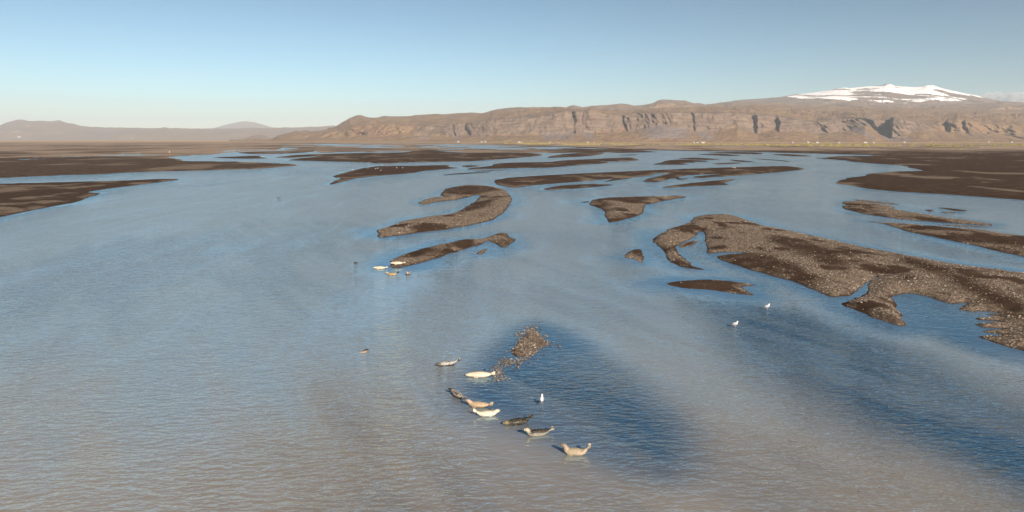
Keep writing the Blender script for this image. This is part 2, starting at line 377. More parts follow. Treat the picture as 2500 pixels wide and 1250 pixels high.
BARS = [  # name, outline, crest height, shore width, gravel, label
 ('sandbar', [(-700, 475), (-300, 458), (0, 449.5), (100, 446.5), (200, 444.5), (300, 441.5), (400, 437), (446, 437.5), (400, 443.5), (350, 450), (280, 458.5), (213, 468), (222, 470), (251, 472.5), (217, 481), (193, 492), (139, 502), (64, 516), (0, 530), (-150, 566), (-700, 700)], .35, 2.2, .30, 'long low sandbar entering from the left edge, tan along its near shore'),
 ('sandbar', [(510, 384.6), (560, 383), (600, 381), (640, 380), (632, 383), (660, 386), (640, 387.5), (580, 387), (530, 385.6)], .3, 3, .05, 'small dark sandbar in the far bend of the left channel'),
 ('sandbar', [(570, 372.6), (640, 369.5), (700, 368), (760, 366.2), (782, 366.4), (760, 371.5), (700, 375), (620, 376.6)], .3, 3, .6, 'tan far sandbar with orange tone above the left channel bend'),
 ('sandbar', [(665, 384), (700, 381), (715, 378.5), (800, 376), (880, 373.8), (970, 373), (1000, 370), (1030, 367), (1060, 367), (1100, 371), (1160, 373.6), (1240, 372.6), (1310, 374), (1330, 379.5), (1250, 386.5), (1160, 393.5), (1100, 395), (1000, 396.5), (950, 400), (920, 399), (890, 397), (830, 395), (790, 394), (740, 392.5), (700, 391.5), (722, 387), (770, 382.8), (772, 381.4), (722, 385.2), (690, 385)], .35, 4, .22, 'very long dark far sandbar with tan gravel ovals, left of centre'),
 ('sandbar', [(812, 430), (830, 424.5), (860, 416), (905, 407), (940, 405.5), (1000, 405.5), (1060, 404), (1100, 403.5), (1092, 407), (1125, 410), (1080, 413.5), (1030, 418), (1010, 422.5), (960, 426), (900, 431.5), (865, 436.5), (840, 443), (806, 451), (805, 448), (812, 444), (835, 435), (815, 432.5)], .35, 2.5, .12, 'dark sandbar with forked left tip where white gulls rest'),
 ('sandbar', [(1125, 404.5), (1150, 403.5), (1176, 404.2), (1160, 408), (1130, 408)], .2, 2, .1, 'tiny dark islet right of the sandbar with the gulls'),
 ('sandbar', [(1138, 413.4), (1150, 410), (1175, 407.5), (1200, 405), (1203, 401), (1212, 399), (1250, 397.5), (1340, 396), (1370, 392), (1420, 389.5), (1480, 387), (1540, 384), (1552, 387.5), (1564, 390.5), (1530, 394.4), (1505, 394), (1470, 394), (1492, 397.5), (1440, 401), (1340, 409.5), (1300, 409.5), (1200, 412), (1150, 414.2)], .35, 3, .1, 'long dark far sandbar in the middle with a notched right end'),
 ('sandbar', [(1080, 427), (1110, 423.2), (1180, 419.5), (1204, 418.2), (1190, 420.8), (1130, 424.8), (1085, 427.8)], .15, 1.5, .1, 'thin sliver of dark sand right of the forked sandbar'),
 ('sandbar', [(1160, 417), (1240, 413.8), (1262, 413.8), (1200, 417.2), (1160, 418.6)], .15, 1.5, .1, 'hair thin sand spit just below the long middle sandbar'),
 ('sandbar', [(1205, 443), (1212, 438.5), (1240, 434.5), (1290, 431), (1360, 427), (1440, 423), (1540, 418.5), (1620, 415), (1720, 411), (1800, 409), (1880, 406.5), (1930, 406.5), (1955, 409), (1966, 412.5), (1940, 416), (1900, 420.5), (1840, 425.5), (1760, 431), (1710, 435), (1684, 431.8), (1730, 428), (1770, 424), (1700, 426.3), (1680, 427.3), (1655, 432), (1662, 436), (1684, 436.6), (1656, 439), (1647, 433.8), (1622, 441), (1606, 444.5), (1566, 444.5), (1580, 437), (1612, 428.5), (1640, 422), (1600, 423), (1592, 428), (1556, 432), (1528, 437), (1500, 441), (1468, 445), (1492, 438.5), (1500, 435.5), (1420, 443), (1330, 450), (1290, 453), (1258, 459.5), (1212, 451)], .4, 2.0, .18, 'great ragged dark sandbar right of centre with rounded left end'),
 ('sandbar', [(1322, 462), (1345, 456.5), (1370, 453), (1430, 449.5), (1504, 451), (1480, 454), (1420, 459.5), (1340, 464)], .25, 1.5, .05, 'slim dark sandbar just below the great ragged one'),
 ('sandbar', [(1608, 459.8), (1630, 454.5), (1680, 447.5), (1740, 441.5), (1797, 436.3), (1790, 440), (1765, 446.5), (1784, 450.5), (1740, 452.6), (1660, 456.6)], .3, 1.5, .1, 'wedge shaped dark sandbar below the right end of the ragged one'),
 ('sandbar', [(1690, 376.6), (1760, 375), (1822, 380), (1770, 380.8)], .2, 3, .05, 'far dark sand sliver below the plain, right of centre'),
 ('sandbar', [(1715, 373), (1780, 371), (1862, 372.3), (1862, 377), (1780, 375)], .2, 3, .05, 'far dark sand strip close under the right plain'),
 ('sandbar', [(1655, 386.5), (1700, 384.8), (1768, 389), (1720, 391.2), (1660, 387.8)], .25, 2.5, .25, 'far reddish sandbar above the striped one right of centre'),
 ('sandbar', [(1593, 401), (1615, 397), (1625, 392), (1650, 390), (1710, 391), (1736, 394.8), (1690, 394.6), (1702, 397), (1660, 397.6), (1690, 402), (1600, 401.8)], .25, 2, .12, 'far striped sandbar with ragged fingers on its right side'),
 ('sandbar', [(1775, 389.5), (1815, 391.5), (1850, 396), (1800, 394.8)], .2, 2, .1, 'short slanting far sandbar right of the striped one'),
 ('sandbar', [(1735, 399.8), (1790, 396.5), (1818, 398), (1760, 401.8)], .2, 2, .05, 'small lens shaped far sandbar right of the striped one'),
 ('sandbar', [(1840, 386.5), (1900, 390.5), (1936, 394), (1920, 395), (1900, 392), (1850, 389)], .15, 2, .1, 'thin curved far sand spit near the right channel'),
 ('sandbar', [(1875, 377), (1930, 376), (1994, 381.8), (1930, 381.6)], .2, 3, .05, 'dark far sand strip at the mouth of the right channel'),
 ('sandbar', [(1328, 385.8), (1350, 380), (1380, 375.5), (1440, 372), (1480, 373), (1465, 377.5), (1430, 381.8), (1400, 383.2)], .3, 3, .4, 'far sandbar with a tan back in the middle distance'),
 ('sandbar', [(1500, 378.8), (1545, 377), (1562, 377.8), (1540, 379.6)], .15, 2, .05, 'tiny far sand streak right of the tan backed bar'),
 ('gravel_bar', [(922, 578), (923, 562), (940, 556), (974, 543), (1008, 535), (1041, 529.5), (1097, 523), (1131, 510), (1162, 490), (1176, 477), (1162, 476), (1120, 487), (1073, 491.7), (1035, 499.5), (1019, 497), (1041, 485), (1084, 480), (1072, 475), (1084, 467), (1084, 462.6), (1120, 453.6), (1153, 452.5), (1198, 454.7), (1230, 461.4), (1243, 473.8), (1252, 485), (1245, 500.6), (1225, 523), (1198, 538.7), (1153, 547.7), (1097, 559), (1041, 565.6), (974, 574.6), (929, 579.5)], .38, 1.2, .75, 'hook shaped gravel bar curling round a calm pool'),
 ('gravel_bar', [(953, 648.5), (954, 639.5), (965, 628.3), (988, 619.4), (1030, 608), (1086, 594.7), (1131, 585.8), (1176, 584.6), (1189, 578), (1216, 569), (1239, 569), (1241, 577), (1261, 584.6), (1232, 606), (1207, 592.5), (1189, 587), (1171, 597), (1131, 610), (1097, 619.4), (1041, 639.5), (979, 651.8), (956, 653)], .34, .8, .7, 'long slim gravel bar with a pale seal at its left tip'),
 ('gravel_bar', [(1160, 620), (1175, 609), (1192, 606), (1188, 615), (1172, 622)], .06, .6, .4, 'half drowned gravel islet beside the slim gravel bar'),
 ('gravel_bar', [(1445, 488.6), (1436, 497), (1444, 501), (1473, 513), (1479, 521), (1473, 528), (1482, 539), (1484, 545), (1515, 539), (1558, 526.6), (1576, 516), (1570, 505), (1582, 499), (1610, 493), (1643, 485.6), (1686, 479.8), (1649, 479), (1552, 481), (1491, 482.5), (1461, 485.6)], .35, 1.0, .6, 'boot shaped gravel bar right of centre'),
 ('gravel_bar', [(1415, 495.2), (1430, 491.6), (1442, 491), (1432, 495)], .05, .8, .2, 'sliver of wet gravel off the left end of the boot shaped bar'),
 ('gravel_bar', [(1698, 526.6), (1765, 523.6), (1795, 526.6), (1856, 549.4), (1900, 558.6), (1947, 567.7), (2021, 584.6), (2116, 606), (2245, 630), (2332, 647), (2500, 669), (2750, 705), (3300, 790), (3300, 1150), (2750, 930), (2600, 885), (2500, 856), (2463, 847), (2437, 839), (2407, 828), (2382, 822), (2456, 816.5), (2385, 809), (2458, 802.5), (2397, 799), (2379, 790), (2452, 786), (2383, 781), (2379, 775.5), (2452, 772), (2396, 768), (2444, 763.5), (2404, 759.6), (2371, 761), (2336, 755), (2371, 738.5), (2315, 742), (2254, 720.7), (2220, 715), (2176, 720.7), (2182, 740), (2200, 768), (2217, 798), (2190, 794), (2142, 779), (2090, 757), (2047, 742), (2094, 727), (2122, 712), (2118, 690), (2150, 670), (2100, 700), (2080, 722), (2029, 726), (2003, 716), (1939, 687), (1900, 677.5), (1825, 656), (1743, 629), (1765, 622.4), (1825, 619.5), (1795, 613.5), (1722, 619), (1728, 607), (1722, 592), (1722, 571), (1713, 561.6), (1692, 580), (1649, 601), (1652, 613), (1683, 640.6), (1689, 650), (1727, 659.5), (1680, 654.5), (1658, 650), (1634, 637.6), (1619, 610), (1588, 586), (1613, 570.7), (1637, 557), (1680, 546)], .45, 1.1, .75, 'largest gravel bar, sweeping from the middle to the right edge'),
 ('gravel_bar', [(1652, 603), (1670, 592), (1700, 586), (1706, 590), (1690, 600), (1664, 605)], .03, .5, .2, 'wet stony patch inside the pool of the largest gravel bar'),
 ('gravel_bar', [(1625, 691), (1673, 684.7), (1728, 681.7), (1780, 686), (1858, 697), (1810, 699), (1825, 710.6), (1847, 722.7), (1795, 716.6), (1734, 707.5), (1673, 704.5), (1637, 697)], .16, .8, .25, 'leaf shaped dark gravel islet below the largest bar'),
 ('gravel_bar', [(1520, 628.5), (1540, 610), (1567, 607), (1572, 628.5), (1570, 643.7), (1552, 634.6)], .05, .7, .5, 'small stony shoal in the channel left of the largest bar'),
 ('gravel_bar', [(1302, 806), (1340, 838), (1318, 849), (1290, 872), (1262, 872), (1246, 862), (1274, 822)], .07, .6, .8, 'low pebble mound breaking the water upstream of the near seals'),
 ('gravel_bar', [(2053, 491.8), (2097, 492), (2154, 499.5), (2188, 505), (2178, 510), (2231, 518.7), (2308, 532), (2385, 541), (2430, 548.5), (2419, 551), (2346, 545.6), (2269, 541), (2193, 534), (2116, 524.5), (2068, 513), (2054, 507), (2064, 500.5)], .3, 1.2, .7, 'long tapering gravel bar in the right channel, blunt on its left'),
 ('gravel_bar', [(2085, 487), (2116, 488.6), (2177, 495), (2206, 499.8), (2154, 497.4), (2097, 490.6)], .12, .8, .5, 'thin gravel streak just above the tapering right bar'),
 ('gravel_bar', [(2110, 538.8), (2158, 544), (2193, 546), (2241, 550), (2289, 553), (2346, 559), (2404, 563), (2462, 572.5), (2500, 577), (2700, 602), (3200, 670), (3200, 830), (2700, 680), (2500, 626), (2423, 611), (2346, 591.7), (2269, 576), (2212, 565), (2173, 551.5), (2150, 545)], .35, 1.2, .5, 'broad gravel bar running off the right edge below the tapering one'),
 ('gravel_bar', [(2273, 547.8), (2346, 549.4), (2444, 556), (2346, 554)], .1, .8, .3, 'narrow gravel sliver between the two right bars'),
 ('gravel_bar', [(2258, 512.5), (2270, 511), (2284, 512.4), (2270, 517)], .1, .7, .4, 'tiny gravel islet above the tapering right bar'),
 ('gravel_bar', [(2289, 516.4), (2335, 518), (2345, 520), (2308, 521)], .1, .7, .4, 'second tiny gravel islet above the tapering right bar, further right'),
 ('gravel_bar', [(2281, 506), (2320, 508.5), (2366, 514), (2346, 516.2), (2300, 509.6)], .12, .8, .4, 'low gravel streak nearest the right plain'),
]
DARK_SAND = [[(1743, 629), (1825, 618), (1900, 640), (1960, 662), (2005, 700), (1990, 714), (1939, 687), (1825, 656)],
             [(1885, 583), (1950, 590), (2015, 612), (2085, 658), (2060, 676), (1990, 652), (1930, 622), (1875, 600)],
             [(2180, 622), (2300, 658), (2420, 712), (2520, 760), (2520, 800), (2400, 745), (2300, 692), (2190, 650)],
             [(2185, 668), (2245, 688), (2235, 702), (2185, 690)],
             [(1085, 458), (1190, 456), (1230, 466), (1180, 474), (1120, 480), (1080, 474)],
             [(1110, 522), (1160, 495), (1210, 488), (1200, 505), (1150, 520)],
             [(1480, 484), (1600, 483), (1580, 493), (1520, 497), (1490, 494)], [(1440, 488), (1465, 488), (1500, 505), (1470, 510)],
             [(960, 651), (1000, 647), (1090, 620), (1125, 608), (1130, 613), (1040, 643), (980, 654)],
             [(1210, 590), (1262, 584), (1235, 604)],
             [(2310, 572), (2420, 585), (2520, 600), (2520, 615), (2400, 598), (2300, 580)],
             [(2130, 768), (2190, 782), (2215, 798), (2142, 778)]]
DARK_W = [poly_world(p) for p in DARK_SAND]
PLAIN_W, BRAID_W = poly_world(PLAIN_LEFT), poly_world(BRAID)
BAR_W = [poly_world(smooth_poly(b[1], 1)) for b in BARS]

def land_sd(X, Y, reach=60.0):          # distance to the nearest shore (positive on land) of everything that rises from the river
    best = np.full(X.shape, -1e9)
    for w in BAR_W + [PLAIN_W]:
        lo, hi = w.min(0) - reach, w.max(0) + reach
        k = (X > lo[0]) & (X < hi[0]) & (Y > lo[1]) & (Y < hi[1])
        if k.any():
            best[k] = np.maximum(best[k], sdf(w, X[k], Y[k]))
    return np.maximum(best, -reach)

def polar_xy(cols, dists):
    return dists[:, None] * cols[None, :], np.repeat(dists[:, None], len(cols), 1)

# ------------------------------------------------------------------ ground sheet (river bed and sandur plain to the horizon)
def build_ground():
    cols = np.concatenate([np.linspace(-9, -0.85, 40), (np.arange(-900, 3401, 2.5)[1:] - CX) / F * 0.999, np.linspace(0.90 + 0.4, 9, 30)])
    cols = np.unique(np.round(cols, 6))
    rows = np.concatenate([[341.72, 341.9, 342.2, 342.6], np.arange(343, 374, 0.4), np.arange(374, 500, 0.8), np.arange(500, 620, 4), np.arange(620, 1900, 60)])
    d = np.array([gnd(CX, r)[1] for r in rows])
    d = np.concatenate([[28000.0], d[d < 28000]])
    X, Y = polar_xy(cols, d)
    X = np.clip(X, -28000, 28000)
    sd = np.full(X.shape, -200.0)
    near = (Y < 16000)
    sd[near] = sdf(PLAIN_W, X[near], Y[near])
    sd[~near] = 500.0
    wob = fbm2(X / 9.0, Y / 9.0, 3, 5) * np.clip(Y / 150.0, 0.3, 4.0)
    sd = sd + wob
    # braided far reach: sheet water and sand flats mixed
    kb = (Y > 350) & (Y < 4500) & (X > -1800) & (X < 1200)
    br = np.full(X.shape, -1e3)
    br[kb] = sdf(BRAID_W, X[kb], Y[kb])
    nb = fbm2(X / 70.0, Y / 210.0, 4, 31) * 30 + 2.0
    bank = 0.42 * sstep(0, 5.0, sd) + 0.2 * sstep(5, 60, sd)
    z = np.where(sd > 0, bank, -np.minimum(0.8, -sd * 0.12))
    zb = np.where(nb > 0, 0.25 * sstep(0, 8, nb), -0.4)
    z = np.where((br > -2) & (sd < 40), np.maximum(z, zb), z)
    z = np.where(br > 0, np.where(sd > 0, np.minimum(z, np.where(nb > -6, z, -0.3)), z), z)
    # ponds on the plains
    pond = fbm2(X / 55.0, Y / 130.0, 4, 77)
    pk = (pond > 0.62) & (sd > 8) & (Y < 1500) & (X < -60)
    z = np.where(pk, -0.1, z)
    rel = fbm2(X / 40, Y / 40, 3, 9)
    z = z + np.where(z > 0.1, rel * 0.08 + 0.12 * sstep(200, 1200, sd) * (1 + fbm2(X / 25, Y / 25, 2, 3)), 0)
    # colour masks
    gp = fbm2(X / 30.0, Y / 70.0, 4, 55)
    gravel = 0.25 + 0.75 * sstep(0.12, 0.45, gp)
    left = sstep(20, -60, X)
    gravel = np.where(X > 60, 0.08 + 0.9 * sstep(0.35, 0.6, fbm2(X / 14.0, Y / 26.0, 4, 91)), gravel)
    gravel = np.maximum(gravel, 0.85 * sstep(3, 1, np.abs(sd - 2.0)) * sstep(-0.1, 0.3, fbm2(X / 45, Y / 45, 2, 8)) * left)
    plain = np.zeros(X.shape)
    plain = np.maximum(plain, sstep(640, 900, Y + fbm2(X / 120, Y / 200, 3, 14) * 160) * sstep(-100, 100, X) * (sd > 25))
    plain = np.maximum(plain, sstep(470, 640, Y + fbm2(X / 70, Y / 110, 4, 15) * 260) * sstep(100, -100, X) * 0.9)
    plain *= 1 - 0.55 * sstep(0.15, 0.5, fbm2(X / 160, Y / 260, 3, 19)) * sstep(100, -100, X)
    plain *= 1 - 0.7 * sstep(0.1, 0.4, fbm2(X / 45, Y / 120, 4, 29)) * sstep(2600, 1500, Y)
    grass = np.maximum(sstep(4200, 5600, Y + X * 0.0) * sstep(4000, 500, X), sstep(2500, 3000, Y) * sstep(-900, 300, X) * 0.9)
    grass = np.maximum(grass, sstep(3000, 3700, Y) * sstep(0, -800, X))
    V = np.stack([X, Y, z], -1).reshape(-1, 3)
    me = mesh_np('ground', V, grid_faces(*X.shape)[:, ::-1], {'gravel': gravel.ravel(), 'plain': plain.ravel(), 'grass': grass.ravel()}, True, SAND)
    obj('ground', me, label='dark volcanic sand plain spreading to the foot of the mountains', kind='structure')
build_ground()

# bed under and behind the camera, well below the water
def build_bed():
    s = 28000.0
    V = np.array([[-s, -s, -1.6], [s, -s, -1.6], [s, s, -1.6], [-s, s, -1.6]])
    me = mesh_np('river_bed', V, np.array([[0, 1, 2, 3]]), {'gravel': np.zeros(4), 'plain': np.zeros(4), 'grass': np.zeros(4)}, False, SAND)
    obj('river_bed', me, label='dark sand bed of the river below the water', kind='structure')
build_bed()

# ------------------------------------------------------------------ river water
DEEP_DARK = [  # clear shallows over black sand, where little silt hides the bed
 ([(1300, 772), (1230, 828), (1130, 900), (1085, 955), (1110, 1010), (1200, 1050), (1330, 1090), (1460, 1150), (1590, 1195), (1690, 1190), (1745, 1130), (1730, 1050), (1660, 975), (1560, 900), (1450, 840), (1370, 795)], 1.2, .88),
 ([(1700, 722), (1665, 750), (1730, 830), (1850, 930), (2000, 1025), (2150, 1105), (2350, 1190), (2640, 1310), (2950, 1380), (2800, 1090), (2500, 975), (2330, 890), (2200, 830), (2000, 765), (1830, 728)], 2.0, .92),
 ([(2185, 725), (2250, 722), (2330, 745), (2370, 765), (2385, 800), (2440, 850), (2560, 900), (2420, 880), (2300, 850), (2225, 805)], 1.0, .75),
 ([(1240, 560), (1420, 560), (1560, 590), (1640, 660), (1600, 690), (1480, 640), (1340, 600)], 7.0, .35),
]
def build_water():
    cols = np.concatenate([np.linspace(-30, -1.3, 40), (np.arange(-1000, 3501, 5.0) - CX) / F, np.linspace(1.36, 30, 40)])
    cols = np.unique(np.round(cols, 6))
    rows = np.concatenate([np.arange(349.5, 372, 1.0), np.arange(372, 460, 1.5), np.arange(460, 1300, 4), np.arange(1300, 2600, 25)])
    d = np.array([gnd(CX, r)[1] for r in rows])
    d = np.concatenate([d, [4.0, 1.0, -1.0, -10, -60, -300, -2500]])
    X, Y = polar_xy(cols, np.where(d > 0, d, 1.0))
    neg = d <= 0
    for i in np.where(neg)[0]:
        X[i] = np.sign(cols) * np.abs(cols) ** 0.5 * 400.0
        Y[i] = d[i]
    X[d == 1.0] = X[neg][0]
    X[d == 4.0] = 0.5 * (X[d == 4.0] + X[d == 1.0])
    sd = land_sd(X, Y)
    dist = -sd
    n = fbm2(X / 6.0, Y / 10.0, 4, 3)
    n2 = fbm2(X / 22.0, Y / 40.0, 4, 13)
    flow = fbm2((X * 0.86 + Y * 0.5) / 1.5, (Y * 0.86 - X * 0.5) / 11.0, 4, 23)
    silt = 0.15 + 0.85 * sstep(0.0, 4.0, dist + n * 1.6)
    silt *= 0.72 + 0.28 * sstep(-0.6, 0.5, n2 + 0.5 * flow)
    for p, soft, amt in DEEP_DARK:
        w = poly_world(smooth_poly(p, 2))
        k = (X > w[:, 0].min() - 15) & (X < w[:, 0].max() + 15) & (Y > w[:, 1].min() - 15) & (Y < w[:, 1].max() + 15)
        s = sdf(w, X[k], Y[k]) + n[k] * 0.5 * soft + flow[k] * 0.45 * soft
        silt[k] *= 1 - amt * sstep(-soft, soft * 1.8, s) * (0.82 + 0.25 * sstep(0.4, -0.4, flow[k]))
    ruffle = 0.22 + 0.78 * sstep(0.3, 7.0, dist + n * 2.0)
    ruffle *= 0.75 + 0.35 * sstep(-0.5, 0.5, n2)
    k = (X < -4)
    ruffle = np.where(k, np.minimum(1.15, ruffle * 1.15), ruffle)
    # slack water over the shallows where the seals rest
    for px_, py_, rx, ry in ((948, 705, 4.5, 24.0), (948, 690, 4.0, 20.0), (1130, 930, 2.5, 5.0), (1150, 1000, 2.5, 4.5), (1250, 1050, 2.5, 4.5), (1310, 1080, 2.2, 4.0), (1400, 1120, 1.8, 3.5), (890, 862, 1.0, 3.0)):
        cx, cy = gnd(px_, py_)
        q = np.exp(-((X - cx) / rx) ** 2 - ((Y - cy) / ry) ** 2)
        ruffle *= 1 - 0.5 * q
    V = np.stack([X, Y, np.zeros_like(X)], -1).reshape(-1, 3)
    me = mesh_np('river_water', V, grid_faces(*X.shape)[:, ::-1], {'silt': silt.ravel(), 'ruffle': ruffle.ravel(), 'clear': (sstep(21, 52, Y + 9 * n2 + 5 * flow) * 0.92).ravel()}, True, WATER)  # clear: weight of the painted sky blue, rising away from the camera
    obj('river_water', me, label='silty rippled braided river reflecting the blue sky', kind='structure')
build_water()

# ------------------------------------------------------------------ sandbars and gravel bars, each with its stones
ICO = None
def ico():
    t = (1 + 5 ** .5) / 2
    v = np.array([(-1, t, 0), (1, t, 0), (-1, -t, 0), (1, -t, 0), (0, -1, t), (0, 1, t), (0, -1, -t), (0, 1, -t), (t, 0, -1), (t, 0, 1), (-t, 0, -1), (-t, 0, 1)], float)
    v /= np.linalg.norm(v[0])
    f = np.array([(0, 11, 5), (0, 5, 1), (0, 1, 7), (0, 7, 10), (0, 10, 11), (1, 5, 9), (5, 11, 4), (11, 10, 2), (10, 7, 6), (7, 1, 8), (3, 9, 4), (3, 4, 2), (3, 2, 6), (3, 6, 8), (3, 8, 9), (4, 9, 5), (2, 4, 11), (6, 2, 10), (8, 6, 7), (9, 8, 1)])
    return v, f
ICO_V, ICO_F = ico()
OCT_V = np.array([(1, 0, 0), (-1, 0, 0), (0, 1, 0), (0, -1, 0), (0, 0, 1), (0, 0, -1)], float)
OCT_F = np.array([(0, 2, 4), (2, 1, 4), (1, 3, 4), (3, 0, 4), (2, 0, 5), (1, 2, 5), (3, 1, 5), (0, 3, 5)])
PAL = np.array([(.34, .27, .20), (.25, .20, .155), (.17, .135, .11), (.42, .35, .28), (.10, .085, .075), (.055, .05, .05), (.23, .115, .075), (.56, .52, .46), (.20, .19, .185), (.30, .22, .12)])
PALP = np.array([.20, .22, .17, .06, .10, .08, .06, .015, .055, .04])
def stones_mesh(name, P, R, low=False, shade=1.0):
    TV, TF = (OCT_V, OCT_F) if low else (ICO_V, ICO_F)
    n, k = len(P), len(TV)
    jit = 1 + 0.28 * (rng.random((n, k, 1)) - 0.5) * 2
    sca = np.stack([1 + 0.35 * rng.random(n), 0.75 + 0.35 * rng.random(n), 0.42 + 0.3 * rng.random(n)], 1)[:, None, :]
    a = rng.random(n) * 6.283
    c, s = np.cos(a)[:, None], np.sin(a)[:, None]
    v = TV[None] * jit * sca * R[:, None, None]
    tilt = (rng.random(n) - .5)[:, None] * 0.7
    v = np.stack([v[..., 0] * c - v[..., 1] * s, v[..., 0] * s + v[..., 1] * c, v[..., 2] + v[..., 0] * tilt], -1) + P[:, None, :]
    f = TF[None] + (np.arange(n) * k)[:, None, None]
    col = shade * PAL[rng.choice(len(PAL), n, p=PALP)] * (0.8 + 0.4 * rng.random((n, 1)))
    return mesh_np(name, v.reshape(-1, 3), f.reshape(-1, 3), {'tint': np.repeat(col, k, 0)}, False, STONE)

def build_bar(i):
    name, pts, H, W, G, label = BARS[i]
    w = BAR_W[i]
    p = np.array(pts, float)
    x0, x1, y0, y1 = p[:, 0].min(), p[:, 0].max(), p[:, 1].min(), p[:, 1].max()
    far = y1 < 470
    sx, sy = (2.0, 0.5) if far else (2.2, 1.1)
    if name == 'sandbar' and i == 0:
        sx, sy = 3.0, 1.0
    px = np.arange(x0 - 4 * sx - 4, x1 + 4 * sx + 4, sx)
    px = px[(px > -720) & (px < 3320)]
    py = np.arange(y0 - 5 * sy - (1 if far else 3), y1 + 5 * sy + (1 if far else 5), sy)
    PX, PY = np.meshgrid(px, py)
    X, Y = gnd(PX, PY)
    s = sdf(w, X, Y)
    d = float(np.median(w[:, 1]))
    k = d / 90.0
    rag = fbm2(X / (1.1 * k), Y / (1.6 * k), 3, 40 + i) * (0.20 if G > .3 else 0.12) * min(k, 3) * (0.5 if W < .7 else 1)
    s = s + rag
    z = np.where(s > 0, H * (1 - np.exp(-np.maximum(s, 0) / (W * 1.1))) + H * 0.25 * sstep(2, 8, s), -np.minimum(0.5, -s * 0.35))
    rel = fbm2(X / 2.2, Y / 2.2, 4, 60 + i)
    z = z + np.where(s > 0.15, rel * 0.05 * np.minimum(1, s) * min(1, H / .2), 0)
    gn = fbm2(X / (3.0 * k ** .7), Y / (5.0 * k ** .7), 4, 80 + i)
    gravel = np.clip(sstep(0.35, -0.35, -gn - (G - 0.5) * 1.5), 0, 1)
    for q in DARK_W:
        lo, hi = q.min(0) - 2, q.max(0) + 2
        kk = (X > lo[0]) & (X < hi[0]) & (Y > lo[1]) & (Y < hi[1])
        if kk.any():
            gravel[kk] *= 1 - 0.88 * sstep(-1.0, 1.6, sdf(q, X[kk], Y[kk]) + gn[kk] * 0.5)
    # rims freshly wetted stay dark
    gravel *= sstep(0.03, 0.32 * min(k, 2), s + 0.1 * gn)
    if G < .35:
        gravel = np.maximum(gravel, 0.8 * sstep(W * 1.6, W * 0.5, s) * sstep(0.1 * W, 0.3 * W, s) * sstep(0.05, 0.4, fbm2(X / (9 * k ** .5), Y / (9 * k ** .5), 2, 33 + i)))
    a, b, c, e = s[:-1, :-1], s[:-1, 1:], s[1:, 1:], s[1:, :-1]
    keep = np.maximum(np.maximum(a, b), np.maximum(c, e)) > -0.5 * max(1, min(k, 3))
    V = np.stack([X, Y, z], -1).reshape(-1, 3)
    fc = grid_faces(*X.shape, keep)[:, ::-1]
    used, inv = np.unique(fc, return_inverse=True)
    n0 = np.zeros(len(used))
    me = mesh_np(name, V[used], inv.reshape(fc.shape), {'gravel': gravel.ravel()[used], 'plain': n0, 'grass': n0}, True, SAND)
    o = obj(name, me, label=label, kind='structure')
    # stones
    if name == 'gravel_bar':
        area = np.abs((X[:-1, 1:] - X[:-1, :-1]) * (Y[1:, :-1] - Y[:-1, :-1]))
        inframe = (PX[:-1, :-1] > -60) & (PX[:-1, :-1] < 2700)
        dens = np.where(Y[:-1, :-1] < 75, 26.0, np.where(Y[:-1, :-1] < 110, 13.0, 6.0))
        prob = area * dens * (0.012 + gravel[:-1, :-1]) * (s[:-1, :-1] > -0.12) * inframe
        cnt = rng.poisson(prob)
        r, cc = np.nonzero(cnt)
        rep = np.repeat(np.arange(len(r)), cnt[r, cc])
        if len(rep):
            r, cc = r[rep], cc[rep]
            u, v = rng.random(len(r)), rng.random(len(r))
            lx = X[r, cc] * (1 - u) * (1 - v) + X[r, cc + 1] * u * (1 - v) + X[r + 1, cc] * (1 - u) * v + X[r + 1, cc + 1] * u * v
            ly = Y[r, cc] * (1 - v) + Y[r + 1, cc] * v
            lz = np.maximum(z[r, cc] * (1 - v) + z[r + 1, cc] * v, -0.02)
            kk = np.clip(np.median(ly) / 60.0, 1, 1.7)
            R = 0.031 * kk * np.exp(rng.normal(0, 0.38, len(r)))
            R = np.clip(R, 0.02, 0.14)
            P = np.stack([lx, ly, lz + R * 0.22], 1)
            g = obj('gravel', stones_mesh('gravel', P, R, low=np.median(ly) > 80, shade=0.85), parent=o, kind='stuff')
for i in range(len(BARS)):
    build_bar(i)

# stones breaking the surface in the middle of the channel
def build_shoal():
    out = poly_world([(1300, 800), (1345, 838), (1322, 852), (1290, 880), (1275, 884), (1248, 925), (1214, 930), (1200, 912), (1206, 893), (1228, 875), (1238, 852), (1272, 815)])
    halo = poly_world([(1305, 790), (1370, 845), (1320, 880), (1280, 905), (1250, 945), (1190, 935), (1180, 900), (1220, 860), (1240, 830), (1275, 800)])
    lo, hi = halo.min(0), halo.max(0)
    P = np.stack([rng.uniform(lo[0], hi[0], 60000), rng.uniform(lo[1], hi[1], 60000)], 1)
    s, h = sdf(out, P[:, 0], P[:, 1]), sdf(halo, P[:, 0], P[:, 1])
    n = fbm2(P[:, 0] / 1.3, P[:, 1] / 2.2, 3, 4)
    pr = np.where(s > 0, 0.45 + 0.3 * sstep(0.1, 1.0, s), 0.03 * (h > 0)) * sstep(-0.55, 0.15, n + 0.15)
    upper = sstep(44.0, 47.0, P[:, 1])
    pr *= 0.45 + 0.75 * upper
    k = rng.random(len(P)) < pr
    P = P[k]
    R = np.clip(0.030 * np.exp(rng.normal(0, 0.42, len(P))), 0.015, 0.09)
    P3 = np.concatenate([P, (R * 0.18)[:, None]], 1)
    me = stones_mesh('stone_shoal', P3, R, shade=0.62)
    obj('stone_shoal', me, label='patch of small stones breaking the water surface above the pale seal', cat='stones', kind='stuff')
build_shoal()

